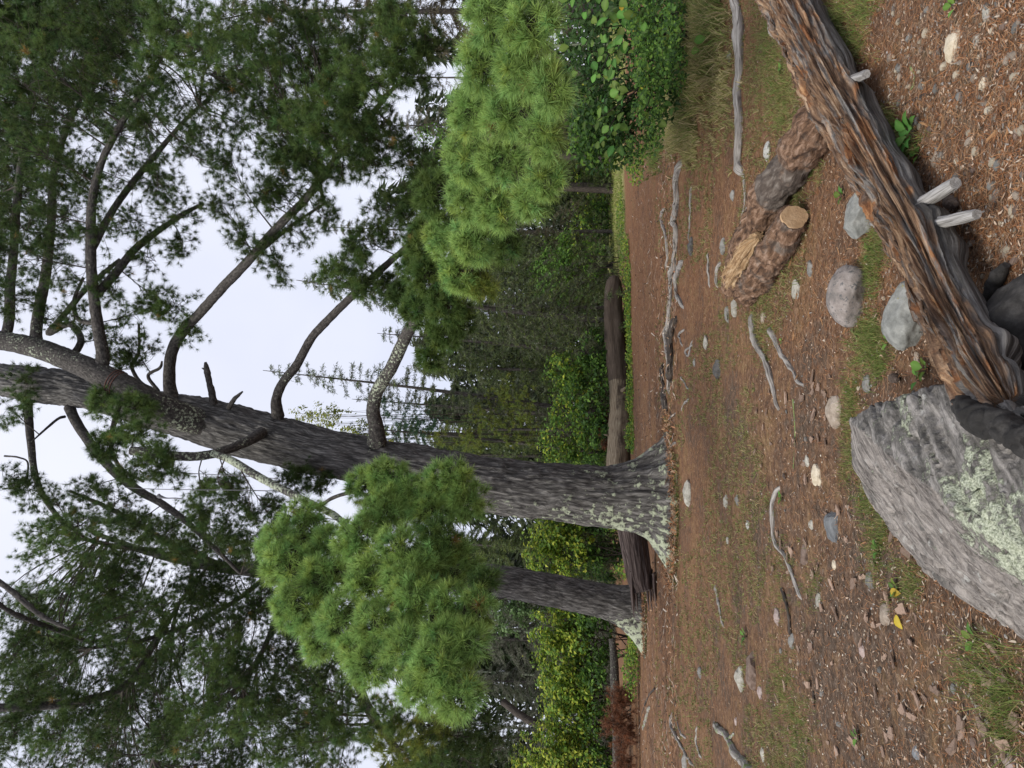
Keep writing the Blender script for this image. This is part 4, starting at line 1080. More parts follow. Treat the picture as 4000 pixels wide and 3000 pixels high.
def put_leaf(parent, p, n, size, kind=None, heading=None):
    o = bpy.data.objects.new('leaf', LEAFM[int(rng.integers(0, 3)) if kind is None else kind]); COL.objects.link(o)
    n = Vector(norm(n)); h = Vector(heading if heading is not None else rng.normal(size=3)); y_ = (h - n * h.dot(n)).normalized(); x_ = y_.cross(n)
    R = Matrix((x_, y_, n)).transposed().to_4x4()
    o.parent = parent
    o.matrix_local = Matrix.Translation(Vector(p) - parent.location) @ R @ Matrix.Scale(float(size), 4)
    return o


def near_shrub():
    b_ = WV(1480, 90, 9.5); b_[2] = gh(b_[0], b_[1])
    root = empty('leafy_shrub', b_, 'shrub with big rounded green leaves beside the grassy path edge', 'shrub')
    st = MB(); tips = []
    for x, y, Yd in ((1230, 40, 8.3), (1260, 110, 8.3), (1240, 180, 8.5), (1300, 60, 8), (1300, 150, 8.2), (1330, 220, 8.5), (1290, 260, 8.8), (1340, 120, 8), (1370, 180, 8.2), (1380, 60, 7.8), (1390, 250, 8.6), (1290, 320, 9.2), (1320, 350, 9.4)):
        e = WV(x, y, Yd); m_ = (b_ + e) / 2 + rng.normal(size=3) * .12 + [0, 0, .15]
        C_, _ = tube(st, np.vstack([b_ + rng.normal(size=3) * [.2, .1, 0], m_, e]), [.016, .011, .004], 5, 14); tips.append(C_)
    st.build('stems', M['twig'], root)
    T = np.vstack([t_[6:] for t_ in tips])
    for q in range(280):
        t_ = tips[int(rng.integers(0, len(tips)))]; p = t_[int(rng.integers(6, 14))] + rng.normal(size=3) * np.array([.18, .10, .15]) + [0, -.35, 0]
        n = norm(np.array([0, -.75, .65]) + rng.normal(size=3) * .42); put_leaf(root, p, n, .075 + .075 * rng.random(), None if rng.random() > .03 else 3)
    lf = MB(); k = 4200
    c0 = WV(1345, 100, 9.6); P = c0 + ellip(k, .1) * np.array([1.5, .7, .95]); P[:, 2] = np.maximum(P[:, 2], .05)
    leaves(lf, P, rng.normal(size=(k, 3)) * .5 + [0, -.4, .8], .09, np.array(DRKG)[rng.choice(3, k)])
    c0 = WV(1300, 290, 10); k = 1300; P = c0 + ellip(k, .1) * np.array([.55, .5, .5])
    leaves(lf, P, rng.normal(size=(k, 3)) * .5 + [0, -.4, .8], .09, np.array(DRKG + MIDG)[rng.choice(7, k)])
    # small-leaved growth low at the front
    for x, y, rx, ry, k, Yd in ((1390, 40, 40, 60, 900, 7.6), (1400, 140, 40, 60, 900, 7.8), (1400, 230, 35, 50, 600, 8.2), (1440, 90, 30, 70, 500, 7.3), (1455, 50, 25, 70, 500, 8.2), (1460, 150, 25, 60, 500, 8.4), (1370, 330, 30, 40, 350, 9), (1410, 300, 25, 40, 300, 8.6)):
        c0 = WV(x, y, Yd); s_ = VS * Yd / FPX; P = c0 + ellip(k, .2) * np.array([ry * s_, .3, rx * s_]); P[:, 2] = np.maximum(P[:, 2], gh(P[:, 0], P[:, 1]) + .02)
        k2 = int(k * .6); P = P[:k2]; leaves(lf, P, rng.normal(size=(k2, 3)) * .5 + [0, -.4, .8], .03 + .035 * rng.random(k2), np.array(MIDG + DRKG)[rng.choice(7, k2)])
    tag(lf.build('foliage', M['leaf'], root), None, None, kind='stuff')


near_shrub()

# green-leaved sprigs near the log and a low cover of leaves behind the path
lf = MB()
for x, y, rx, ry, Yd, k in ((1358, 640, 8, 80, 26, 700), (1362, 740, 8, 80, 25.6, 700), (1364, 850, 10, 60, 25.2, 500), (1366, 940, 14, 40, 24.5, 500), (1350, 560, 9, 60, 27, 500), (1368, 1370, 10, 60, 21.5, 500), (1362, 1450, 14, 60, 21.5, 500),
                            (1320, 1120, 20, 30, 24, 300), (1345, 1230, 14, 14, 19, 120), (1340, 470, 6, 60, 30, 400), (1366, 340, 14, 22, 12, 160), (1376, 372, 12, 20, 11.5, 120)):
    c0 = WV(x, y, Yd); s_ = VS * Yd / FPX; P = c0 + ellip(k, .1) * np.array([ry * s_, .7, rx * s_ + .06]); P[:, 2] = np.maximum(P[:, 2], gh(P[:, 0], P[:, 1]) + .03)
    leaves(lf, P, rng.normal(size=(k, 3)) * .4 + [0, -.3, .9], .10 if Yd > 15 else .07, np.array(MIDG + LIME[:2] + YEL[:1])[rng.choice(7, k)])
tag(lf.build('ground_cover', M['leaf']), 'low green leaves growing along the fallen log and path edge', 'ground cover', kind='stuff')

# ================================================================== FOREGROUND LOG
def mat_forelog():
    """rotten log: fibres along the log, orange rot pockets, silver grey skin where Col green is low"""
    m, t, b = nodes('weathered_rotten_log'); tc = nd(t, 'TexCoord'); uv = tc.outputs['UV']
    fa = noise(t, mapping(t, uv, (95, 2.6, 1)), 1, 6, .7); fb = noise(t, mapping(t, uv, (34, 1.6, 1)), 1, 5, .6, .3); pk = noise(t, mapping(t, uv, (16, 3.2, 1)), 1, 5, .6, .6)
    fine = noise(t, mapping(t, uv, (150, 60, 1)), 1, 4, .7)
    br = ramp(t, fa, [(.34, (.028, .016, .010)), (.45, (.13, .075, .045)), (.54, (.27, .165, .095)), (.66, (.50, .36, .24))])
    orr = ramp(t, fa, [(.34, (.06, .022, .010)), (.5, (.27, .115, .045)), (.66, (.52, .29, .135))])
    gy = ramp(t, fa, [(.34, (.06, .054, .048)), (.5, (.19, .175, .16)), (.66, (.37, .35, .325))])
    sk = ramp(t, math_(t, 'ADD', math_(t, 'MULTIPLY', fb, .6), math_(t, 'MULTIPLY', fa, .4)), [(.38, (.045, .041, .037)), (.5, (.125, .117, .108)), (.62, (.30, .285, .265))])
    c = mixc(t, math_(t, 'MULTIPLY', math_(t, 'SUBTRACT', fb, .49), 9, True), br, gy)
    c = mixc(t, math_(t, 'MULTIPLY', math_(t, 'SUBTRACT', pk, .55), 12, True), c, orr)
    at = nd(t, 'VertexColor'); at.layer_name = 'Col'; sp = nd(t, 'SeparateColor'); t.links.new(at.outputs[0], sp.inputs[0])
    f = math_(t, 'ADD', math_(t, 'MULTIPLY', math_(t, 'ADD', math_(t, 'SUBTRACT', pk, .5), math_(t, 'SUBTRACT', sp.outputs[1], .5)), 6), .5, True)
    c = mixc(t, f, sk, c); t.links.new(c, b.inputs['Base Color']); b.inputs['Roughness'].default_value = .85
    bump(t, b, math_(t, 'ADD', fa, math_(t, 'MULTIPLY', fine, .6)), 1.0, .02)
    return m


M['fore_log'] = mat_forelog()
flo = [(1640, -130, .18, 60), (1705, 0, .17, 58), (1757, 100, .16, 58), (1810, 200, .155, 60), (1866, 300, .15, 60), (1922, 400, .15, 62), (1978, 500, .16, 66), (2025, 600, .18, 66), (2075, 700, .21, 66), (2122, 785, .25, 70), (2162, 850, .28, 68), (2186, 886, .30, 56)]
pts, rad = [], []
for x, y, z, hw in flo:
    p, t_ = PZV(x - 4, y, z); pts.append(p); rad.append(hw * .92 * VS * t_ / FPX)
pts = np.array(pts); rad = np.array(rad)
flg = empty('decayed_log', PZV(1922, 400, 0)[0], 'long decayed log, orange rotten wood on top and grey side with pegs', 'log')
KN = [(PZV(2040, 460, .11)[0], .055, .085), (PZV(2052, 545, .11)[0], .05, .08), (PZV(1872, 165, .11)[0], .06, .09), (PZV(2180, 790, .22)[0], -.07, .05), (PZV(2175, 740, .2)[0], .03, .08)]


def fdisp(s, a, P):
    br = np.clip(.5 + 1.4 * (np.cos(a + .2) - .12), 0, 1)
    gr = fbm(np.stack([np.cos(a) * 5.5, np.sin(a) * 5.5, s * 1.3], -1), 61, 4)
    rid = np.clip(1 - np.abs(2 * gr - 1) * 3.2, 0, 1)
    gr2 = fbm(np.stack([np.cos(a) * 19, np.sin(a) * 19, s * 2.4], -1), 63, 3)
    stepn = np.floor(fbm(np.stack([np.cos(a) * 9, np.sin(a) * 9, s * 5], -1), 66, 3) * 9) / 9
    d = br * (-.032 * rid - .055 * (gr2 - .5) - .075 * (stepn - .5)) + (1 - br) * (-.006 * rid + .006 * (gr2 - .5)) + (fbm(P * 3.5, 64, 2) - .5) * .05
    for c, am, sg in KN: d = d + am * np.exp(-(((P - c) ** 2).sum(-1)) / (sg * sg))
    return d


def fcol(s, a, P):
    br = np.clip(.5 + .9 * (np.cos(a + .05) - .08), 0.08, .88) + .4 * (fbm(np.stack([np.cos(a) * 5, np.sin(a) * 5, s * 1.5], -1), 71, 3) - .5) - .3 * np.clip(1.6 - s, 0, 1)
    return np.stack([0 * s, br, 0 * s, 0 * s + 1], -1)


mb = MB(); FC, FR = tube(mb, pts, rad, 180, 440, ref=(0, 0, 1), disp=fdisp, col=fcol)
mb.build('log_body', M['fore_log'], flg)
M['grey_peg'] = mat_bark('silver_peg_wood', (.13, .12, .11), (.33, .32, .305), (.52, .505, .49), 110, 5, bdist=.01)
for (x0, y0, x1, y1, z0, z1, hw) in ((2012, 428, 2064, 395, .13, .12, 15), (2046, 478, 2110, 463, .13, .11, 12.5), (1852, 168, 1872, 160, .14, .14, 10)):
    p0, t0 = PZV(x0, y0, z0); p1, _ = PZV(x1, y1, z1); mb = MB(); r_ = hw * VS * t0 / FPX
    tube(mb, [p0 - (p1 - p0) * .4, p0, (p0 + p1) / 2, p1], [r_ * 1.1, r_, r_ * .97, r_ * .8], 18, 24, disp=lambda s, a, P: (fbm(np.stack([np.cos(a) * 3, np.sin(a) * 3, s * 6], -1), 3, 3) - .5) * .012)
    o = mb.build('branch_peg', M['grey_peg'], flg); o['label'] = 'silver-grey broken branch peg'
# loose slivers standing proud of the rotten top
SLV = []
for q in range(6):
    m_ = MB(); w_ = .004 + .004 * rng.random(); c_ = rng.normal() * .004
    tube(m_, [(-.5, 0, 0), (-.15, c_, .006), (.2, -c_, .004), (.5, 0, -.004)], [w_ * .3, w_, w_ * .9, w_ * .2], 5, 7, col=(0, .75 + .2 * rng.random(), 0, 1)); SLV.append(m_.mesh('splinter', M['fore_log']))
T_, N_, B_ = frames(FC, (0, 0, 1))
for q in range(90):
    i = int(rng.integers(85, 425)); a = .25 + rng.normal() * .5; d = np.cos(a) * N_[i] + np.sin(a) * B_[i]
    p = FC[i] + d * (FR[i] - .012 + .012 * rng.random()); o = bpy.data.objects.new('splinter', SLV[int(rng.integers(0, 6))]); COL.objects.link(o); o.parent = flg
    x_ = Vector(norm(T_[i] + d * rng.normal() * .06 + np.cross(T_[i], d) * rng.normal() * .06)); z_ = Vector(d); y_ = z_.cross(x_).normalized(); z_ = x_.cross(y_)
    ln = .06 + .16 * rng.random(); o.matrix_local = Matrix.Translation(Vector(p) - flg.location) @ Matrix((x_, y_, z_)).transposed().to_4x4() @ Matrix.Diagonal((ln, 1, 1, 1))

# ================================================================== FORKED BROWN LOG
M['brown_log'] = mat_bark('peeling_pine_bark', (.035, .02, .013), (.15, .085, .05), (.36, .24, .17), 24, 9, None, alt=((.03, .024, .02), (.10, .08, .066), (.25, .22, .19)), alts=6, bdist=.025)
M['split_wood'] = mat_bark('split_pale_wood', (.15, .085, .04), (.36, .235, .125), (.56, .42, .27), 70, 5, None, alt=((.05, .03, .018), (.16, .085, .04), (.3, .17, .08)), alts=10)
M['sawn'] = mat_rock('sawn_face', (.34, .22, .12), (.46, .31, .18), (.56, .40, .25), 14, rnd=0)
fk = empty('forked_log', PZV(1660, 480, 0)[0], 'forked brown pine log with one sawn arm and a split pale end', 'log')


def arm(path, name, label=None, mat='brown_log', green=None):
    P, R_ = [], []
    for x, y, z, hw in path:
        p, t_ = PZV(x, y, z); P.append(p); R_.append(hw * VS * t_ / FPX)
    mb = MB()

    def dsp(s, a, Q):
        n = fbm(Q * 11, 81, 4); pl = np.floor(fbm(Q * np.array([9, 9, 9]), 83, 2) * 7) / 7
        return (n - .5) * .045 + (pl - .5) * .07 + (fbm(Q * 4, 85, 2) - .5) * .06
    C_, R2 = tube(mb, P, R_, 64, 150, ref=(0, 0, 1), disp=dsp, col=lambda s, a, Q: np.stack([0 * s, green(s, Q), 0 * s, 0 * s + 1], -1))
    o = mb.build(name, M[mat], fk)
    if label: o['label'] = label
    return P, R_
def g1(s, Q): return .34 + .45 * np.exp(-((s - .95) / .3) ** 2)
def g2(s, Q): return .42 + 0 * s
A1, R1 = arm([(1790, 232, .13, 34), (1762, 272, .13, 41), (1720, 340, .13, 43), (1680, 405, .13, 43), (1648, 460, .13, 42), (1622, 520, .13, 40), (1604, 570, .12, 37), (1588, 610, .11, 30), (1578, 628, .10, 14)], 'log_body', None, 'brown_log', g1)
A2, R2 = arm([(1716, 468, .105, 29), (1700, 496, .105, 31), (1682, 530, .105, 33), (1658, 570, .10, 34), (1632, 606, .10, 32), (1606, 632, .09, 24)], 'arm', 'short sawn-off arm of the forked log', 'brown_log', g2)
# sawn disc with ragged rim
mb = MB(); c = np.array(A2[0]); ax = norm(c - np.array(A2[1])); r0 = R2[0]
tube(mb, [c - ax * .01, c + ax * .006], [r0 * .97, r0 * .93], 40, 3, ref=(0, 0, 1), disp=lambda s, a, P: (fbm(np.stack([np.cos(a) * 2, np.sin(a) * 2, 0 * s], -1), 5, 3) - .5) * .03)
o = mb.build('sawn_face', M['sawn'], fk); o['label'] = 'pale sawn end'
# split pale wood showing on the upper side near the broken end
mb = MB(); P, R_ = [], []
for x, y, z, hw in ((1640, 510, .165, 12), (1618, 538, .172, 25), (1598, 572, .168, 27), (1582, 604, .15, 24), (1570, 626, .12, 10)):
    p, t_ = PZV(x, y, z); P.append(p); R_.append(hw * VS * t_ / FPX)
tube(mb, P, R_, 48, 90, ref=(0, 0, 1), disp=lambda s, a, Q: -.025 * np.clip(1 - np.abs(2 * fbm(np.stack([np.cos(a) * 6, np.sin(a) * 6, s * 4], -1), 6, 3) - 1) * 3, 0, 1) + (fbm(Q * 14, 6, 2) - .5) * .03, col=(0, .38, 0, 1))
o = mb.build('split_end', M['split_wood'], fk); o['label'] = 'pale yellow split wood'
#--PART3--
# ================================================================== ROCKS
import bmesh


def ico(sub):
    bm = bmesh.new(); bmesh.ops.create_icosphere(bm, subdivisions=sub, radius=1)
    V = np.array([v.co[:] for v in bm.verts]); F = np.array([[v.index for v in f.verts] for f in bm.faces]); bm.free(); return V, F


ICO = {k: ico(k) for k in (2, 3, 4, 5)}


def rock_geo(seed, sub=3, planes=9, rough=.16, dims=(1, 1, 1), round_=.72):
    V, F = ICO[sub]; V = V.copy(); r = np.random.default_rng(seed)
    for _ in range(planes):
        n = norm(r.normal(size=3)); d = round_ + .22 * r.random(); e = V @ n - d
        V = V - np.where(e > 0, e, 0)[:, None] * n * .92
    V = V * (1 + (fbm(V * 1.7 + seed, seed, 4) - .5)[:, None] * rough * 2)
    if sub >= 4: V = V * (1 + (fbm(V * 7 + seed, seed + 3, 3) - .5)[:, None] * rough * .35)
    return V * np.asarray(dims, float), F


def rock(name, label, x, y, wpx, hpx, mat, seed, sub=3, sink=.35, planes=9, rough=.14, cat='stone', flat=None, group=None, rot=None, dz=0.0):
    """rock whose visible outline is centred at photo pixel (x, y); wpx across, hpx tall in photo pixels"""
    p = G(x + hpx * .3, y); t_ = np.linalg.norm(p - [0, 0, CAMZ]); w = wpx * t_ / FPX / 2; sn = (CAMZ) / t_
    hh = hpx * t_ / FPX
    dep = w * .8
    zz = max(.25 * w, min((hh - 2 * dep * sn * .9) / max(.25, math.sqrt(1 - sn * sn)) * .9 + .3 * w, 1.1 * w)) if flat is None else flat * w
    if hh < 2 * dep * sn: dep = max(.35 * w, hh / (2 * sn) * .9)
    V, F = rock_geo(seed, sub, planes, rough, (w * 1.05, dep, zz))
    a = (rot if rot is not None else random.uniform(-.3, .3)); c, s_ = math.cos(a), math.sin(a)
    V = V @ np.array([[c, s_, 0], [-s_, c, 0], [0, 0, 1]])
    mb = MB(); mb.add(V, F)
    o = link(name, mb.mesh(name, mat, sub >= 4 or planes < 7), None, p + [0, 0, zz * (1 - 2 * sink) + dz])
    return tag(o, label, cat, group)


M['r_grey'] = mat_rock('grey_stone', (.10, .098, .09), (.20, .195, .18), (.31, .305, .285), 14)
M['r_pale'] = mat_rock('pale_stone', (.19, .18, .15), (.33, .315, .27), (.47, .455, .405), 16)
M['r_cream'] = mat_rock('cream_stone', (.32, .265, .18), (.48, .42, .32), (.62, .56, .45), 16)
M['r_tan'] = mat_rock('tan_stone', (.19, .15, .115), (.32, .265, .21), (.45, .39, .33), 16)
M['r_dark'] = mat_rock('dark_stone', (.05, .048, .045), (.11, .105, .10), (.19, .185, .18), 14)
M['r_pink'] = mat_rock('pinkish_stone', (.22, .165, .15), (.38, .30, .275), (.5, .43, .40), 16)
M['r_blue'] = mat_rock('slate_stone', (.11, .115, .12), (.19, .20, .21), (.29, .305, .315), 12, stretch=(1, 5, 1))
M['r_brown'] = mat_rock('brown_stone', (.12, .085, .065), (.21, .15, .12), (.31, .24, .20), 16)
M['r_white'] = mat_rock('white_speckled_stone', (.36, .36, .33), (.52, .52, .49), (.66, .66, .63), 10, speck=(.10, .10, .10))
M['boulder_pink'] = mat_rock('pink_granite', (.13, .12, .11), (.26, .225, .205), (.36, .325, .305), 12, speck=(.10, .10, .10), rnd=0, lichen=(.42, .48, .40), lth=.70)
M['boulder_yel'] = mat_rock('grey_rock_yellow_lichen', (.13, .135, .125), (.235, .24, .225), (.37, .375, .35), 13, lichen=(.40, .35, .06), lth=.63, rnd=0)
M['charred'] = mat_rock('charred_surface', (.012, .011, .010), (.03, .028, .026), (.08, .075, .07), 12, rnd=0)


def big_boulder():
    pts_ = [(1828, 905, .30), (1880, 880, .36), (1960, 850, .39), (2068, 822, .34), (2150, 850, .32), (2240, 900, .30),
            (1862, 930, .40), (1950, 1010, .44), (2050, 1095, .43), (2212, 1190, .41), (2330, 1240, .38),
            (1846, 1010, .26), (1880, 1080, .18), (1925, 1150, .12), (1990, 1235, .07), (2080, 1300, .04), (2200, 1360, .03), (2330, 1400, .02)]
    P = np.array([PZV(x, y, z)[0] for x, y, z in pts_])
    low = P.copy(); low[:, 2] = -.12
    P = np.vstack([P, low, [[-.35, 1.35, -.1], [-.3, 1.35, .34], [-.95, 1.5, -.1]]])
    bm = bmesh.new()
    for p in P: bm.verts.new(p)
    r = bmesh.ops.convex_hull(bm, input=bm.verts[:])
    bmesh.ops.delete(bm, geom=[g for g in r['geom_interior'] if isinstance(g, bmesh.types.BMVert)], context='VERTS')
    bmesh.ops.delete(bm, geom=[v for v in bm.verts if not v.link_faces], context='VERTS')
    bmesh.ops.triangulate(bm, faces=bm.faces[:])
    for _ in range(7):
        lng = [e for e in bm.edges if e.calc_length() > .021]
        if lng: bmesh.ops.subdivide_edges(bm, edges=lng, cuts=1)
        bmesh.ops.triangulate(bm, faces=bm.faces[:])
    bmesh.ops.smooth_vert(bm, verts=bm.verts[:], factor=.12, use_axis_x=True, use_axis_y=True, use_axis_z=True)
    bm.normal_update()
    V = np.array([v.co[:] for v in bm.verts]); N = np.array([v.normal[:] for v in bm.verts]); F = np.array([[v.index for v in f.verts] for f in bm.faces]); bm.free()
    # beds run along the rock: ledges and cracks
    ax = norm(np.array([-.66, -.75, .03])); al = V @ ax; q = V - ax * al[:, None] * .86
    led = fbm(q * 9, 91, 3); st = np.floor(led * 9) / 9; crk = np.clip(1 - np.abs(2 * fbm(q * 12 + 5, 95, 2) - 1) * 9, 0, 1)
    d = (st - .5) * .05 - .03 * crk + (fbm(V * 16, 92, 4) - .5) * .014 + (fbm(V * 2.5, 93, 2) - .5) * .025
    V = V + N * d[:, None]
    l_ = np.full(len(V), .27) + .3 * (fbm(V * 7, 55, 3) - .5)
    for x, y, a_, sg in ((1935, 885, .3, .10), (1965, 925, .32, .08), (1900, 905, .2, .05), (2095, 985, .28, .07), (2060, 1045, .2, .06), (2110, 1050, .3, .07), (2080, 1105, .3, .08), (2130, 1130, .32, .10), (2180, 1190, .34, .10), (2060, 1180, .22, .07), (2110, 1230, .3, .07), (2150, 1280, .3, .09), (2210, 1260, .3, .1), (2020, 1000, .15, .06), (2212, 1080, .2, .1), (2160, 1350, .25, .06), (2200, 1330, .3, .07), (2060, 1270, .2, .05)):
        c_ = PZV(x, y, .40)[0]; k_ = ((V[:, :2] - c_[:2]) ** 2).sum(-1); l_ = l_ + a_ * np.exp(-k_ / (sg * sg))
    pk = np.clip((N @ norm(np.array([-.8, .2, .55])) - .45) * 3, 0, 1)       # the clean pinkish face turned to the left
    c = V.mean(0); c[2] = 0
    mb = MB(); mb.add(V - c, F, None, np.stack([l_, pk, 0 * l_, 0 * l_ + 1], -1))
    m, t, b = nodes('lichened_gneiss'); tc = nd(t, 'TexCoord'); v = tc.outputs['Object']
    rt = nd(t, 'Mapping'); rt.inputs['Rotation'].default_value = (0, 0, math.radians(41)); t.links.new(v, rt.inputs['Vector'])
    sv = mapping(t, rt.outputs[0], (1, .16, 1))
    n1 = noise(t, sv, 34, 8, .7); n2 = noise(t, v, 70, 6, .75); n3 = noise(t, v, 7, 5, .65)
    pink = ramp(t, n1, [(.38, (.075, .066, .06)), (.48, (.19, .17, .153)), (.62, (.33, .30, .272))]); grey = ramp(t, n1, [(.38, (.055, .052, .047)), (.5, (.15, .14, .128)), (.62, (.30, .28, .26))])
    at = nd(t, 'VertexColor'); at.layer_name = 'Col'; sp = nd(t, 'SeparateColor'); t.links.new(at.outputs[0], sp.inputs[0])
    f = math_(t, 'ADD', math_(t, 'MULTIPLY', math_(t, 'SUBTRACT', math_(t, 'ADD', n3, sp.outputs[1]), 1.0), 4), .5, True)
    c1 = mixc(t, f, grey, pink); c1 = mixc(t, math_(t, 'MULTIPLY', math_(t, 'SUBTRACT', n2, .55), 5, True), c1, (.05, .048, .044))
    c1 = mixc(t, math_(t, 'MULTIPLY', math_(t, 'SUBTRACT', noise(t, sv, 11, 5, .7), .56), 9, True), c1, (.10, .095, .088))
    c1 = mixc(t, math_(t, 'MULTIPLY', math_(t, 'SUBTRACT', noise(t, v, 16, 5, .7), .6), 10, True), c1, (.38, .375, .35))
    nl = math_(t, 'ADD', math_(t, 'MULTIPLY', noise(t, v, 17, 7, .78), .85), math_(t, 'MULTIPLY', noise(t, v, 70, 3, .6), .15))
    fl = math_(t, 'MULTIPLY', math_(t, 'SUBTRACT', math_(t, 'ADD', math_(t, 'MULTIPLY', nl, 2.6), sp.outputs[0]), 1.83), 7, True)
    lc = ramp(t, noise(t, v, 130, 3, .6), [(.35, (.20, .225, .15)), (.62, (.54, .57, .44))])
    c1 = mixc(t, fl, c1, lc); t.links.new(c1, b.inputs['Base Color']); b.inputs['Roughness'].default_value = .9
    bump(t, b, math_(t, 'ADD', math_(t, 'ADD', n1, math_(t, 'MULTIPLY', n2, .6)), math_(t, 'MULTIPLY', math_(t, 'MULTIPLY', fl, noise(t, v, 110, 3, .7)), 1.2)), .9, .012)
    o = link('boulder', mb.mesh('boulder', m, True), None, c)
    tag(o, 'large angular boulder with pale green lichen under the log end', 'boulder')


big_boulder()
rock('boulder', 'rounded pinkish granite boulder in the grass', 3306, 1153, 214, 165, M['boulder_pink'], 5, 5, .32, 9, .10, 'boulder', .72)
rock('boulder', 'grey rock with yellow lichen tucked behind the decayed log', 3520, 1235, 230, 175, M['boulder_yel'], 12, 5, .3, 16, .16, 'boulder', .62)
rock('boulder', 'flat-topped grey angular rock beside the forked log', 3340, 838, 165, 130, M['boulder_yel'], 29, 5, .3, 18, .14, 'boulder', .6)
rock('boulder', 'blackened fire-charred rock beside the decayed log', 3990, 1275, 320, 250, M['charred'], 31, 5, .25, 14, .16, 'boulder', .75)
SN = [  # label, x, y, w, h, material
    ('white speckled stone by the grey root', 2988, 590, 75, 50, 'r_white'), ('grey stone flush with the needles near the split log end', 2811, 964, 62, 40, 'r_grey'),
    ('tall cream stone standing in the gravel', 3717, 181, 100, 40, 'r_cream'), ('white stone at the gravel edge', 3850, 51, 55, 30, 'r_pale'), ('pale blunt stone beside the tall cream stone', 3808, 154, 36, 33, 'r_pale'),
    ('round cream stone alone on the gravel', 3832, 325, 46, 36, 'r_cream'), ('pinkish-grey stone near the log peg', 3467, 223, 42, 40, 'r_tan'), ('grey-tan stone by the leafy rosette', 3648, 621, 56, 44, 'r_tan'),
    ('flat grey stone near the pine cone', 3874, 762, 46, 62, 'r_grey'), ('brown flat stone in the gravel', 3958, 536, 40, 44, 'r_brown'), ('pale greenish stone below the forked log', 3102, 1130, 72, 42, 'r_pale'),
    ('thin grey stone on edge below the forked log', 3163, 1048, 56, 22, 'r_grey'), ('grey-green stone in front of the boulder corner', 3374, 1500, 58, 36, 'r_grey'), ('small tan stone behind the decayed log', 3573, 1398, 42, 32, 'r_tan'),
    ('flat tan stone half buried beside the boulder', 3241, 1609, 132, 78, 'r_tan'), ('cream-gold stone in front of the tan stone', 3181, 1856, 80, 46, 'r_cream'), ('pale stone next to the cream-gold stone', 3145, 1799, 42, 30, 'r_pale'),
    ('blue-grey slate lying flat on the soil', 3244, 2054, 112, 46, 'r_blue'), ('pale knob of stone beside the slate', 3160, 2051, 38, 36, 'r_pale'), ('brown-grey stone on edge past the slate', 3133, 2169, 72, 44, 'r_brown'),
    ('cream chip stone among bark flakes', 3253, 2208, 36, 26, 'r_cream'), ('dark grey flat stone near the boulder edge', 3389, 2268, 62, 40, 'r_grey'), ('tan oval stone beside the yellow leaf', 3446, 2404, 72, 56, 'r_tan'),
    ('pinkish stone by the dark stick', 3027, 2410, 56, 42, 'r_pink'), ('pink-grey flat stone on bare soil', 3355, 2540, 46, 52, 'r_pink'), ('small grey slate by the dark stick end', 3087, 2506, 50, 24, 'r_grey'),
    ('blue-grey flat stone at the bare corner', 3560, 2940, 46, 66, 'r_blue'), ('pale thin stone near the grassy patch', 2886, 2651, 82, 30, 'r_pale'), ('brown flat stone behind the pale thin stone', 2928, 2620, 112, 48, 'r_brown'),
    ('pink wedge stone near the brown flat stone', 2964, 2705, 44, 28, 'r_pink'), ('grey stone cradled by the thin roots', 2663, 2976, 54, 50, 'r_grey'), ('pale stone beyond the forking root', 2970, 2946, 46, 40, 'r_pale'),
    ('small white stone on the open needles', 2916, 2048, 36, 25, 'r_white'), ('pale flat stone in front of the main pine', 2681, 1928, 96, 32, 'r_pale'), ('light grey stone in the thin grass', 2826, 1958, 52, 40, 'r_pale'),
    ('grey stone beside the light grey one', 2874, 1952, 40, 24, 'r_grey'), ('dark grey long stone in the grass', 2799, 1446, 82, 26, 'r_dark'), ('grey knob stone near the knotted root', 2705, 1416, 30, 30, 'r_grey'),
    ('pale long stone by the split log end', 2865, 1205, 70, 24, 'r_pale'), ('grey long stone by the split log end', 2838, 1229, 56, 20, 'r_grey'), ('pale flat stone in the thin grass strip', 2753, 1337, 52, 16, 'r_pale'),
    ('grey stone by the long grey root', 2856, 765, 42, 26, 'r_grey'), ('dark flat stone between the grey roots', 2696, 964, 70, 24, 'r_dark'), ('small grey stone in the grass near the shrub', 2844, 223, 42, 20, 'r_grey'),
    ('tan stone at the foot of the thin forked root', 2976, 1241, 42, 26, 'r_tan'), ('pale stone in the litter past the slate', 3193, 2343, 50, 24, 'r_pale'), ('small pale pebble stone before the pine buttress', 2838, 2111, 30, 18, 'r_pale'),
    ('grey stone in the brown grass patch', 2729, 2627, 42, 26, 'r_grey'), ('pink stone under the left grass', 2868, 2817, 26, 24, 'r_pink'), ('tan block of stone by the far corner bark', 3916, 2976, 60, 90, 'r_pink'),
]
for q, (lab, x, y, w, h, m_) in enumerate(SN): rock('stone', lab, x, y, w * 1.08, h, M[m_], 100 + q, 3, .5, 18, .24, flat=.5)
# the burnt log end under the big log
mb = MB(); P, R_ = [], []
for x, y, z, hw in ((2070, 866, .36, 12), (2085, 880, .38, 28), (2115, 902, .39, 36), (2165, 925, .39, 38), (2240, 960, .39, 40)):
    p, t_ = PZV(x, y, z); P.append(p); R_.append(hw * VS * t_ / FPX)
tube(mb, P, R_, 48, 70, ref=(0, 0, 1), disp=lambda s, a, Q: -.012 * np.clip(1 - np.abs(2 * fbm(Q * 22, 7, 2) - 1) * 4, 0, 1) + (fbm(Q * 8, 4, 3) - .5) * .03)
tag(mb.build('charred_log', M['charred']), 'burnt black log stub wedged between boulder and decayed log', 'log')
mb = MB(); P = [PZV(x, y, .03)[0] for x, y in ((2172, 572), (2160, 590), (2148, 612), (2138, 632), (2128, 655), (2118, 690))]
tube(mb, P, [.012, .026, .028, .022, .011, .009], 12, 40, disp=lambda s, a, Q: (fbm(Q * 40, 4, 3) - .5) * .016)
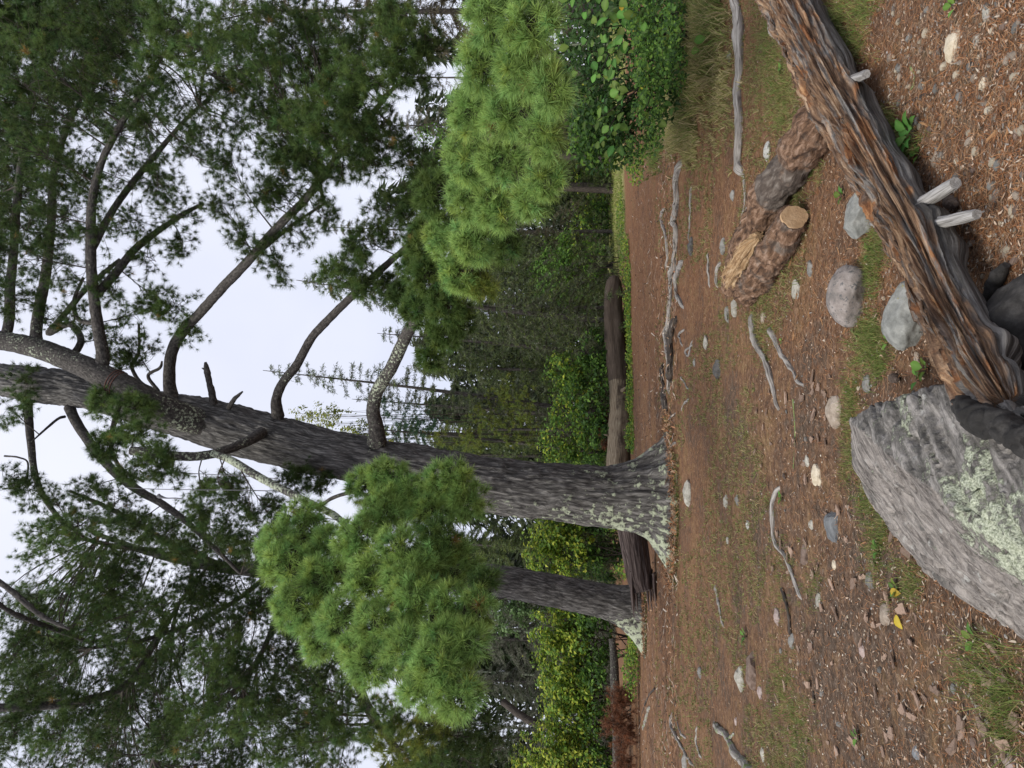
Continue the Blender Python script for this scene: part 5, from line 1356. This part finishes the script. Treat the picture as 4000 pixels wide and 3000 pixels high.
tag(mb.build('charred_stick', M['charred']), 'short burnt stick beside the charred rock', 'stick')

# ================================================================== ROOTS
RT = [  # label, half-width px list ends, points (photo px)
    ('thick silver-grey root running towards the leafy shrub', 20, 15, [(2868, -90), (2880, 0), (2904, 120), (2898, 241), (2892, 337), (2901, 482), (2895, 603), (2899, 668)]),
    ('thin grey root continuing from the thick silver root', 6, 4, [(2899, 660), (2908, 700), (2911, 784), (2900, 856), (2893, 880)]),
    ('short forked grey root touching the forked log', 9, 5, [(2955, 750), (2930, 800), (2914, 850), (2905, 900), (2896, 945)]),
    ('knotted grey root ridge in the middle of the path', 14, 8, [(2662, 650), (2648, 711), (2651, 784), (2640, 856), (2647, 904), (2640, 1000), (2630, 1090), (2622, 1181), (2615, 1259), (2603, 1301), (2612, 1398), (2618, 1482), (2615, 1540)]),
    ('dark mossy hump of root before the knotted ridge', 12, 16, [(2645, 1240), (2628, 1320), (2630, 1420), (2622, 1480)]),
    ('dark rounded root end past the knotted ridge', 9, 15, [(2590, 1430), (2592, 1500), (2602, 1560), (2608, 1600)]),
    ('gnarled short grey root beside the ridge', 12, 8, [(2668, 1025), (2646, 1085), (2648, 1151), (2672, 1212)]),
    ('thin grey root behind the ridge', 7, 5, [(2596, 810), (2586, 856), (2603, 922), (2610, 1000), (2600, 1060)]),
    ('low thin root in front of the ridge', 5, 4, [(2702, 723), (2699, 814), (2693, 940)]),
    ('bare grey root stretching from the split log end', 15, 7, [(2940, 1225), (2952, 1301), (2976, 1374), (3002, 1430), (3024, 1506), (3044, 1600)]),
    ('twisted grey root by the pinkish boulder', 11, 5, [(3008, 1285), (3036, 1338), (3060, 1395), (3092, 1440), (3120, 1480), (3142, 1510)]),
    ('long thin root looping across the needles', 8, 6, [(3045, 1905), (3022, 1960), (3020, 2010), (3030, 2108), (3072, 2181), (3102, 2253), (3132, 2345)]),
    ('pair-forming thin root at the left path edge', 7, 4, [(2627, 2778), (2624, 2832), (2651, 2892), (2681, 2946), (2711, 2990)]),
    ('mossy grey root leaving towards the left', 9, 17, [(2790, 2820), (2838, 2868), (2862, 2916), (2904, 2976), (2945, 3040)]),
    ('short side prong of the mossy grey root', 4, 5, [(2868, 2866), (2855, 2880), (2846, 2895)]),
    ('very thin root beside the mossy grey root', 4, 4, [(2723, 2838), (2723, 2904), (2741, 2960)]),
    ('weathered thin root in the thin grass', 6, 5, [(2795, 2290), (2808, 2340), (2816, 2380), (2828, 2450)]),
    ('pale broken root at the main pine buttress', 7, 5, [(2596, 1795), (2612, 1765), (2628, 1741), (2641, 1733)]),
    ('pale hooked root at the foot of the main pine', 5, 4, [(2632, 2055), (2626, 2090), (2630, 2125), (2636, 2150), (2612, 2148)]),
    ('low root by the second grass strip', 5, 4, [(2766, 990), (2770, 1060), (2773, 1125)]),
    ('short stout root near the split log end', 7, 5, [(2812, 1020), (2801, 1070), (2806, 1120)]),
    ('pale rootlet near the buttress', 4, 3, [(2690, 1560), (2672, 1580), (2662, 1605)]),
    ('pale rootlet pair on the needles', 4, 3, [(2660, 1470), (2672, 1490), (2690, 1520)]),
    ('curled pale rootlet by the ridge', 5, 4, [(2672, 1290), (2655, 1310), (2668, 1350)]),
    ('grey rootlet curled by the gnarled root', 4, 3, [(2705, 1350), (2680, 1370), (2690, 1390), (2705, 1330)]),
    ('pale root crumb near the pine buttress', 4, 3, [(2612, 1640), (2625, 1625), (2640, 1612)]),
    ('thin root beneath the flat pale stone', 4, 3, [(2680, 2880), (2660, 2860), (2640, 2790)]),
    ('mossy low root under the second pine', 6, 4, [(2540, 2760), (2528, 2800), (2512, 2850)]),
]
for q, (lab, w0, w1, pp) in enumerate(RT):
    P, R_ = [], []
    ws = np.linspace(w0, w1, len(pp))
    for (x, y), w_ in zip(pp, ws):
        p = G(x, y); t_ = np.linalg.norm(p - [0, 0, CAMZ]); r_ = w_ * t_ / FPX; P.append(p + [0, 0, r_ * .3]); R_.append(r_)
    X4 = catmull(np.hstack([np.array(P), np.array(R_)[:, None]]), len(pp) * 4); jr = float(np.mean(R_))
    X4[:, :2] += (fbm(X4[:, :3] * (.10 / jr) + q * 7, 33, 3)[:, None] - .5) * jr * 3.0 * np.array([1, -.7]); X4[:, 3] *= .7 + .7 * fbm(X4[:, :3] * (.25 / jr) + q, 34, 2)
    X4[:, 2] += (fbm(X4[:, :3] * (.15 / jr) + q * 3, 35, 2) - .5) * jr * 1.4
    P, R_ = X4[:, :3], X4[:, 3]
    P[0, 2] -= R_[0] * 1.2; P[-1, 2] -= R_[-1] * 1.2
    mb = MB(); rm = float(np.mean(R_))
    tube(mb, P, R_, 20, max(24, len(pp) * 14), ref=(0, 0, 1), disp=lambda s, a, Q: (fbm(np.stack([np.cos(a) * 2 + q, np.sin(a) * 2, s * (.25 / rm)], -1), q, 3) - .5) * rm * .8 + (fbm(np.stack([np.cos(a) * 4, np.sin(a) * 4, s * 2], -1), q + 3, 2) - .5) * rm * .5,
         col=(.46 if 'mossy' in lab or 'dark' in lab else .25, .5, 0, 1))
    tag(mb.build('tree_root', M['dark_wood'] if 'dark' in lab else M['grey_root']), lab, 'root')
ST = [('dark rotting stick on the bare soil', 8, [(3060, 2300), (3075, 2350), (3086, 2400), (3092, 2480)]), ('dark straight stick near the bare corner', 8, [(3870, 2670), (3885, 2730), (3900, 2790), (3922, 2945)]),
      ('thin twig beside the pegs', 4, [(3560, 260), (3575, 290), (3572, 330), (3560, 350)]), ('forked twig by the charred stick', 4, [(3900, 800), (3850, 850), (3830, 880)]),
      ('thin pale twig below the boulder edge', 3, [(3100, 1560), (3108, 1700), (3100, 1830)]), ('broken dark twig in the gravel', 6, [(3660, 360), (3600, 375), (3530, 410)]),
      ('thin twig before the slate', 4, [(3330, 1290), (3350, 1320), (3345, 1345)]), ('short twig by the dark stick', 4, [(3180, 2700), (3182, 2760)]), ('curved twig on the needle carpet', 4, [(2560, 2690), (2530, 2730), (2500, 2820)])]
for lab, w_, pp in ST:
    P = np.array([G(x, y) for x, y in pp]); r_ = w_ * np.linalg.norm(P[0] - [0, 0, CAMZ]) / FPX; P[:, 2] += r_ * .6; mb = MB()
    tube(mb, P, np.linspace(r_, r_ * .5, len(pp)), 8, 24, disp=lambda s, a, Q: (fbm(Q * 30, 4, 2) - .5) * r_ * .8); tag(mb.build('fallen_stick', M['grey_root'] if 'pale' in lab or 'thin' in lab else M['dark_wood']), lab, 'stick')

# ================================================================== PEBBLES, BARK FLAKES, CONES
def shapes(mat, n, sub, planes, rough, flat, seed):
    out = []
    for q in range(n):
        V, F = rock_geo(seed + q, sub, planes, rough, (1, .75, flat)); mb = MB(); mb.add(V, F); out.append(mb.mesh('pebble', mat, False))
    return out


def flake_mesh(mat, seed, wood=False):
    r = np.random.default_rng(seed); k = 9; a = np.sort(r.random(k) * 6.283)
    rad_ = .6 + .5 * r.random(k); xy = np.stack([np.cos(a) * rad_, np.sin(a) * rad_ * (.11 if wood else .48)], -1)
    top = np.hstack([xy, .10 + .10 * r.random((k, 1)) + .12 * xy[:, :1] ** 2]); bot = np.hstack([xy * .94, -.02 + .12 * xy[:, :1] ** 2])
    V = np.vstack([top, bot, [[0, 0, .13]], [[0, 0, 0]]]); i = np.arange(k); j = (i + 1) % k
    mb = MB(); mb.add(V, np.vstack([np.stack([i, j, 0 * i + 2 * k], -1), np.stack([j + k, i + k, 0 * i + 2 * k + 1], -1), np.stack([i, i + k, j], -1), np.stack([j, i + k, j + k], -1)])); return mb.mesh('flake', mat, False)


PEB = {'cream': (shapes(M['r_cream'], 5, 2, 6, .15, .6, 300), 'small cream pebble lying in the brown gravel', 'cream pebbles in the gravel'), 'grey': (shapes(M['r_grey'], 5, 2, 7, .15, .55, 320), 'small grey pebble lying among brown needles', 'grey pebbles on the forest floor'),
       'tan': (shapes(M['r_tan'], 5, 2, 7, .15, .55, 340), 'small tan pebble lying on the brown soil', 'tan pebbles on the forest floor'), 'brown': (shapes(M['r_brown'], 4, 2, 7, .15, .55, 360), 'small dull brown pebble half sunk in the soil', 'brown pebbles on the forest floor')}
M['bark_flake'] = mat_rock('fallen_bark_flake', (.22, .14, .10), (.37, .26, .195), (.50, .375, .295), 30, rnd=.3)
M['wood_chip'] = mat_rock('orange_wood_chip', (.22, .11, .05), (.38, .21, .10), (.52, .33, .18), 8, rnd=.35, stretch=(1, 6, 1))
FLK = [flake_mesh(M['bark_flake'], 400 + q) for q in range(7)]; CHP = [flake_mesh(M['wood_chip'], 420 + q, True) for q in range(6)]


def ground_px(n, x0, x1, y0, y1):
    return list(GN(rng.uniform(x0, x1, n), rng.uniform(y0, y1, n))[0])


def strew(meshes, name, label, cat, group, pos, sizes, sink=.25, tilt=.25):
    for p, s_ in zip(pos, sizes):
        o = bpy.data.objects.new(name, random.choice(meshes)); COL.objects.link(o); o.location = (p[0], p[1], p[2] + s_ * (.55 - sink)); o.scale = (s_, s_, s_)
        o.rotation_euler = (random.gauss(0, tilt), random.gauss(0, tilt), random.uniform(0, 6.28)); tag(o, label, cat, group)


for kind, n1, n2 in (('cream', 76, 10), ('grey', 56, 28), ('tan', 70, 30), ('brown', 26, 4)):
    ms, lab, grp = PEB[kind]
    pos = ground_px(int(n1 * .75), 3480, 4010, -10, 780) + ground_px(int(n1 * .25), 3700, 4010, 700, 1100) + ground_px(n2, 2950, 3950, 900, 2990)
    strew(ms, 'pebble', lab, 'pebble', grp, pos, [random.choice((.008, .010, .012, .014, .018, .024)) for _ in pos], .3)
fl_pos = ground_px(75, 3020, 3600, 1850, 2980) + ground_px(25, 3500, 3980, 2500, 2990) + ground_px(30, 2950, 3250, 1450, 1900)
strew(FLK, 'bark_flake', 'curled pinkish-brown flake of pine bark on the soil', 'bark flake', 'pine bark flakes on the soil', fl_pos, [random.uniform(.022, .065) for _ in fl_pos], .36, .16)
ch_pos = ground_px(60, 3560, 4000, 300, 1100) + ground_px(40, 3050, 3450, 950, 1500) + ground_px(30, 3050, 3900, 1900, 2950)
strew(CHP, 'wood_chip', 'thin orange sliver of rotten wood on the ground', 'wood chip', 'orange wood slivers on the ground', ch_pos, [random.uniform(.015, .045) for _ in ch_pos], .3)

M['cone'] = mat_rock('pine_cone_scales', (.06, .045, .035), (.14, .105, .085), (.26, .21, .18), 60, rnd=0)


def cone(x, y, ln, ang, label):
    p = G(x, y) + [0, 0, ln * .3]; root = empty('pine_cone', p, label, 'pine cone')
    core = MB(); ax = np.array([math.cos(ang), math.sin(ang), 0]); up = np.array([0, 0, 1.]); sd_ = np.cross(up, ax)
    tube(core, [p - ax * ln * .5, p, p + ax * ln * .5], [ln * .12, ln * .2, ln * .05], 8, 8); core.build('core', M['cone'], root)
    scm = MB(); scm.add([(0, -.3, 0), (0, .3, 0), (.8, .5, .1), (1, 0, .22), (.8, -.5, .1), (.75, 0, -.12)], [(0, 1, 5), (0, 5, 4), (1, 2, 5), (2, 3, 5), (3, 4, 5), (0, 3, 1), (0, 4, 3), (1, 3, 2)]); sm = scm.mesh('scale', M['cone'], False)
    for k in range(46):
        f = k / 45; r_ = ln * (.16 + .16 * math.sin(math.pi * min(1, f * 1.05 + .08))); th = k * 2.4
        d = sd_ * math.cos(th) + up * math.sin(th); dd = norm(d + ax * .55)
        o = bpy.data.objects.new('scale', sm); COL.objects.link(o); o.parent = root
        c_ = p + ax * ln * (f - .5) * .9 + d * r_ * .3; x_ = Vector(dd); y_ = Vector(np.cross(ax, d)); z_ = x_.cross(y_).normalized(); y_ = z_.cross(x_)
        o.matrix_local = Matrix.Translation(Vector(c_) - root.location) @ Matrix((x_, y_, z_)).transposed().to_4x4() @ Matrix.Scale(r_ * 1.0, 4)


cone(3742, 790, .085, 1.2, 'open brown pine cone between the two long pegs')
cone(3512, 1478, .075, 1.4, 'brown pine cone lying against the boulder corner')
cone(3070, 1860, .05, .4, 'small dark pine cone on the needles')

# ================================================================== SMALL PLANTS
def rosette(x, y, n, size, label, up=.6, kind=None, name='seedling', cat='plant'):
    b_ = G(x, y); root = empty(name, b_, label, cat)
    st = MB()
    for k in range(n):
        th = k * 2.4 + .3; d = np.array([math.cos(th), math.sin(th), 0]); tip = b_ + d * size * .25 + [0, 0, size * up * (.4 + .5 * (k / n))]
        tube(st, [b_ - [0, 0, .01], (b_ + tip) / 2 + [0, 0, .005], tip], [.002, .0015, .001], 4, 4, col=(0, 0, 0, 1))
        put_leaf(root, tip, norm(np.array([-d[0] * .5, -d[1] * .5, 1])), size * (.7 + .4 * random.random()), kind, d + np.array([0, 0, .15]))
    st.build('stem', M['twig'], root)


rosette(3585, 515, 9, .085, 'leafy green rosette in the gravel beside the decayed log', .7, 1, 'green_plant')
rosette(3598, 600, 4, .04, 'small leaf sprig beside the leafy rosette')
rosette(3508, 505, 3, .035, 'tiny sprig in the grass above the rosette')
for x, y, n, s_, lab in ((3302, 762, 5, .06, 'green sprig on the flat-topped grey rock'), (3630, 1440, 5, .06, 'bright green sprig at the boulder corner'), (3600, 1480, 3, .06, 'broad green leaves beside the boulder cone'), (3730, 1020, 4, .045, 'green sprig close to the charred stick'), (3478, 1335, 3, .045, 'round-leaved sprig by the yellow-lichen rock'),
                         (3060, 1945, 6, .05, 'green seedling at the looping root'), (2920, 2485, 5, .075, 'bright green seedling in the thin grass'), (3360, 2885, 5, .05, 'green sprig on the bare soil'), (3405, 985, 3, .05, 'grass-like sprig above the pinkish boulder'), (3745, 20, 4, .05, 'green sprig at the gravel edge'),
                         (3440, 2150, 6, .05, 'trailing leaves along the boulder edge'), (3510, 2300, 5, .045, 'trailing leaves farther down the boulder edge'), (3820, 2500, 5, .05, 'sprig at the boulder foot'), (3060, 270, 5, .05, 'sprig between log and silver root'), (3060, 1330, 4, .03, 'tiny sprig at the twisted root')):
    rosette(x, y, n, s_, lab)
b_ = G(3508, 2395); yl = put_leaf(empty('fallen_leaf', b_ + [0, 0, .012], 'yellow fallen leaf with brown spots on dark soil', 'leaf'), b_ + [0, -.02, .02], (0, -.2, 1), .075, 3, (-.7, -.5, 0)); yl.name = 'blade'
for x, y, lab in ((3500, 2310, 'yellowing leaf beside the boulder'), (2575, 425, 'orange-yellow leaf among the path-edge grass')):
    b_ = G(x, y); o = put_leaf(empty('fallen_leaf', b_ + [0, 0, .012], lab, 'leaf'), b_ + [0, 0, .03], (.1, -.4, 1), .06 if y > 1000 else .14, 3); o.name = 'blade'


# ================================================================== LITTER AND GRASS
def gpts(n, x0, x1, y0, y1):
    """n ground points spread over a stretch of ground"""
    return GN(rng.uniform(x0, x1, n), rng.uniform(y0, y1, n))


def strips(mb, P, ln, w, cols, lift=.004, tiltz=.12):
    k = len(P); az = rng.random(k) * 6.283; d = norm(np.stack([np.cos(az), np.sin(az), rng.normal(size=k) * tiltz], -1)); s_ = norm(np.cross(d, [0, 0, 1]))
    ln = np.broadcast_to(ln, (k,))[:, None]; w = np.broadcast_to(w, (k,))[:, None]; c0 = P + [0, 0, lift]; c0[:, 2] += rng.random(k) * lift * 3
    bend = s_ * ln * rng.normal(size=(k, 1)) * .06
    V = np.stack([c0 - d * ln / 2 - s_ * w / 2, c0 - d * ln / 2 + s_ * w / 2, c0 + bend + s_ * w / 2, c0 + d * ln / 2, c0 + bend - s_ * w / 2], 1).reshape(-1, 3)
    F0 = np.arange(k)[:, None] * 5; F = np.concatenate([F0 + [0, 1, 2], F0 + [0, 2, 4], F0 + [4, 2, 3]])
    mb.add(V, F, None, np.repeat(cols, 5, 0))


LITC = np.array(((.27, .115, .05), (.34, .165, .075), (.20, .085, .04), (.36, .22, .12), (.13, .085, .06), (.28, .20, .14), (.09, .05, .03)))
lit = MB()
for n, box in ((32000, (2700, 4150, -450, 3550)), (16000, (3350, 4150, -200, 1250)), (14000, (2480, 2800, -100, 3100)), (7000, (2850, 3400, -100, 1400))):
    P, t_ = gpts(n, *box); k = len(P)
    strips(lit, P, .035 + .05 * rng.random(k), np.maximum(.0017, .0005 * t_), LITC[rng.choice(7, k)] * (.7 + .6 * rng.random((k, 1))))
P, t_ = gpts(9000, 2650, 4150, -200, 3200); k = len(P)
strips(lit, P, .008 + .022 * rng.random(k), .003 + .006 * rng.random(k), np.array(((.36, .25, .17), (.46, .35, .26), (.26, .15, .09), (.40, .34, .27), (.24, .22, .2), (.10, .065, .045)))[rng.choice(6, k)], .005, .25)
P, t_ = gpts(9000, 2470, 2660, -100, 3100); k = len(P)
strips(lit, P, .06 + .2 * rng.random(k), .008 + .022 * rng.random(k), np.array(((.34, .22, .14), (.05, .035, .025), (.42, .36, .30), (.03, .022, .017), (.30, .15, .08), (.06, .045, .03)))[rng.choice(6, k)], .028, .12)
for (cx, cy), rr_ in (((MAINPINE.location.x, MAINPINE.location.y), 1.0), ((G(2515, 2370)[0], G(2515, 2370)[1]), .8)):
    k = 2600; th = rng.uniform(-2.4, 2.4, k); r_ = rr_ * (.75 + .75 * rng.random(k)); P = np.stack([cx + np.sin(th) * r_ * 1.15, cy - np.cos(th) * r_, 0 * th], -1); P[:, 2] = gh(P[:, 0], P[:, 1]) + .02 + .14 * np.clip(1.25 - r_ / rr_, 0, .5) * rng.random(k)
    strips(lit, P, .06 + .12 * rng.random(k), .007 + .012 * rng.random(k), LITC[rng.choice(7, k)], .02, .35)
tag(lit.build('needle_litter', M['litter']), 'fallen brown pine needles and crumbs covering the soil', 'needle litter', kind='stuff')
gm = MB(); P, t_ = gpts(2600, 3350, 4120, -150, 1200); P2, t2 = gpts(1500, 2950, 4000, 1200, 3100); PP = np.vstack([P, P2]); V0, F0 = ico(1) if False else ICO[2]
bm_ = bmesh.new(); bmesh.ops.create_icosphere(bm_, subdivisions=1, radius=1); v1 = np.array([v.co[:] for v in bm_.verts]); f1 = np.array([[v.index for v in f.verts] for f in bm_.faces]); bm_.free()
k = len(PP); s_ = (.0026 + .007 * rng.random((k, 1, 1)) ** 2.5); VV = PP[:, None] + v1[None] * s_ * np.array([1, .8, .6]) * (.75 + .5 * rng.random((k, len(v1), 1)))
cc = np.array(((.42, .36, .28), (.3, .3, .29), (.22, .17, .13), (.5, .46, .39), (.33, .25, .19)))[rng.choice(5, k)] * (.7 + .5 * rng.random((k, 1)))
gm.add(VV.reshape(-1, 3), (np.arange(k)[:, None, None] * len(v1) + f1[None]).reshape(-1, 3), None, np.repeat(cc, len(v1), 0))
tag(gm.build('gravel', M['litter']), 'fine gravel grains strewn through the soil', 'gravel', kind='stuff')


def grass(mb, P, hgt, n, w, cols, lean=.6):
    k = len(P); hgt = np.broadcast_to(hgt, (k,))[:, None, None]
    az = rng.random((k, n)) * 6.283; ln = rng.random((k, n)) * lean + .1
    out = np.stack([np.cos(az) * ln, np.sin(az) * ln, np.ones((k, n))], -1); d = norm(out); h = hgt * (.5 + .6 * rng.random((k, n, 1)))
    b_ = P[:, None] + np.stack([rng.normal(size=(k, n)) * .018, rng.normal(size=(k, n)) * .018, 0 * az - .004], -1)
    s_ = norm(np.cross(d, rng.normal(size=(k, n, 3)))) * (w / 2 if np.isscalar(w) else w[:, None, None] / 2)
    m_ = b_ + d * h * .55; t_ = b_ + d * h + np.stack([np.cos(az), np.sin(az), -.5 + 0 * az], -1) * h * .25 * rng.random((k, n, 1))
    V = np.stack([b_ - s_, b_ + s_, m_ + s_ * .8, t_, m_ - s_ * .8], 2).reshape(-1, 3); F0 = np.arange(k * n)[:, None] * 5
    F = np.concatenate([F0 + [0, 1, 2], F0 + [0, 2, 4], F0 + [4, 2, 3]])
    c = np.asarray(cols)[rng.choice(len(cols), k * n)] * (.7 + .6 * rng.random((k * n, 1))); mb.add(V, F, None, np.repeat(c, 5, 0))


GRN = ((.14, .20, .05), (.20, .24, .07), (.10, .16, .04), (.28, .25, .11)); DRY = ((.38, .32, .16), (.30, .29, .11), (.46, .38, .22), (.24, .26, .09))
gr = MB()
P, t_ = gpts(12000, 2560, 3150, -350, 3450); keep = fbm(np.stack([P[:, 0] * .9, P[:, 1] * .5, 0 * t_], -1), 77, 3) > .47; P, t_ = P[keep], t_[keep]
grass(gr, P, .035 + .05 * rng.random(len(P)), 6, np.maximum(.0028, .0009 * t_), ((.18, .21, .07), (.24, .25, .09), (.14, .18, .055), (.26, .22, .11), (.22, .17, .085), (.30, .24, .13)), 2.2)
for x, y, rx, ry, k, h in ((3400, 1300, 60, 90, 160, .07), (3420, 1400, 60, 70, 120, .07), (3330, 1560, 40, 120, 120, .06), (3330, 1780, 40, 110, 110, .06), (3390, 1950, 30, 70, 70, .06), (3440, 2130, 60, 120, 130, .06), (3560, 2280, 50, 80, 70, .06), (3850, 2620, 110, 130, 55, .11), (3950, 2740, 60, 160, 60, .13),
                           (3050, 2720, 70, 220, 260, .06), (3120, 2880, 60, 140, 160, .06), (3410, 1050, 40, 100, 120, .07), (3440, 950, 40, 70, 80, .06), (3280, 110, 70, 110, 150, .09), (3380, 30, 50, 60, 80, .08), (3350, 160, 40, 60, 70, .06), (3480, 500, 40, 70, 90, .09), (3560, 560, 40, 50, 50, .08), (3110, 800, 50, 60, 60, .06), (3180, 640, 40, 60, 60, .06),
                           (3020, 200, 70, 180, 260, .10), (3060, 400, 60, 120, 160, .08), (3040, 2230, 60, 160, 120, .05), (3180, 2300, 40, 70, 50, .05), (2990, 1100, 60, 160, 140, .06), (2980, 1300, 50, 100, 120, .06), (2840, 1300, 60, 160, 160, .06), (3850, 1430, 60, 40, 40, .09), (3950, 1900, 30, 60, 30, .10)):
    P = GN(x + rng.normal(size=k) * rx * .6, y + rng.normal(size=k) * ry * .6)[0]; grass(gr, P, h, 7, .0026, GRN, .9)
# taller grass by the shrub on the right, and the meadow
for x, y, rx, ry, k, h, c in ((2700, 120, 60, 160, 420, .40, GRN + DRY), (2680, 330, 60, 140, 320, .38, DRY + GRN), (2740, 180, 50, 160, 300, .30, DRY), (2650, 480, 50, 110, 240, .28, DRY), (2780, 60, 50, 120, 240, .28, GRN + DRY), (2700, 560, 40, 90, 120, .14, DRY), (2560, 560, 30, 100, 160, .25, GRN), (2800, 300, 60, 200, 260, .10, DRY)):
    P = GN(x + rng.normal(size=k) * rx * .5, y + rng.normal(size=k) * ry * .6)[0]; grass(gr, P, h, 12, .011, c, .7)
for (cx, cy), rr_ in (((MAINPINE.location.x, MAINPINE.location.y), 1.05), ((G(2515, 2370)[0], G(2515, 2370)[1]), .85)):
    k = 160; th = rng.uniform(-2.2, 2.2, k); r_ = rr_ * (.85 + .5 * rng.random(k)); P = np.stack([cx + np.sin(th) * r_ * 1.15, cy - np.cos(th) * r_, 0 * th], -1); P[:, 2] = gh(P[:, 0], P[:, 1])
    grass(gr, P, .10, 7, .014, GRN[:3] + DRY[:2], 1.2)
tag(gr.build('grass', M['grass']), 'thin grass sprouting through the needles and along the path edge', 'grass', kind='stuff')
mg = MB(); n = 4500; P = np.stack([rng.uniform(5, 26, n), rng.uniform(30, 50, n), np.zeros(n)], -1); P[:, 2] = gh(P[:, 0], P[:, 1])
grass(mg, P, .16, 4, .04, ((.24, .29, .08), (.30, .32, .11), (.36, .33, .16), (.18, .25, .06)), .8)
tag(mg.build('meadow_grass', M['grass']), 'short sunlit grass of the small meadow beyond the path', 'grass', kind='stuff')

# ================================================================== CORDS IN THE PINE
M['cord'] = mat_rock('grey_cord', (.10, .10, .11), (.16, .16, .17), (.22, .22, .23), 40, rnd=0)
M['strap'] = mat_rock('red_brown_strap', (.08, .04, .03), (.14, .065, .05), (.2, .10, .075), 40, rnd=0)
for (pp, lab) in (([(300, 1024), (360, 1021), (440, 1024), (516, 1028), (600, 1034)], 'thin grey cord hanging straight down beside the sawn limb'), ([(270, 1053), (317, 1056), (420, 1058), (533, 1059), (640, 1062)], 'thin grey cord with a knot hanging left of the other')):
    P = [WV(x, y, 11.6) for x, y in pp]; mb = MB(); tube(mb, P, [.007] * 5, 6, 30); c_ = mb.build('hanging_cord', M['cord']); tag(c_, lab, 'cord')
    if 'knot' in lab:
        mb = MB(); tube(mb, [WV(x, y, 11.58) for x, y in ((533, 1059), (345, 1068), (342, 1072), (347, 1073), (360, 1076), (380, 1076), (394, 1078))][1:], [.02, .035, .03, .012, .01, .008], 7, 24); mb.build('knot', M['cord'], c_, loc=(0, 0, 0))
PL = [(WV(280, 842, MAINPINE.location.y - .7), WV(210, 805, MAINPINE.location.y - .7))]
a0, a1 = PL[0]; T = norm(a1 - a0); N0 = norm(np.cross(T, [0, 1, 0])); B0 = np.cross(T, N0); mb = MB(); th = np.linspace(0, 2 * np.pi * 3, 60)
r_ = 29 * VS * 12.5 / FPX * 1.06; hp = a0 + T * np.linalg.norm(a1 - a0) * np.linspace(.30, .52, 60)[:, None] + (N0 * np.cos(th)[:, None] + B0 * np.sin(th)[:, None]) * r_
tube(mb, hp, np.full(60, .009), 6, 120)
tag(mb.build('strap', M['strap']), 'red-brown strap wound round the lichened leader', 'strap')
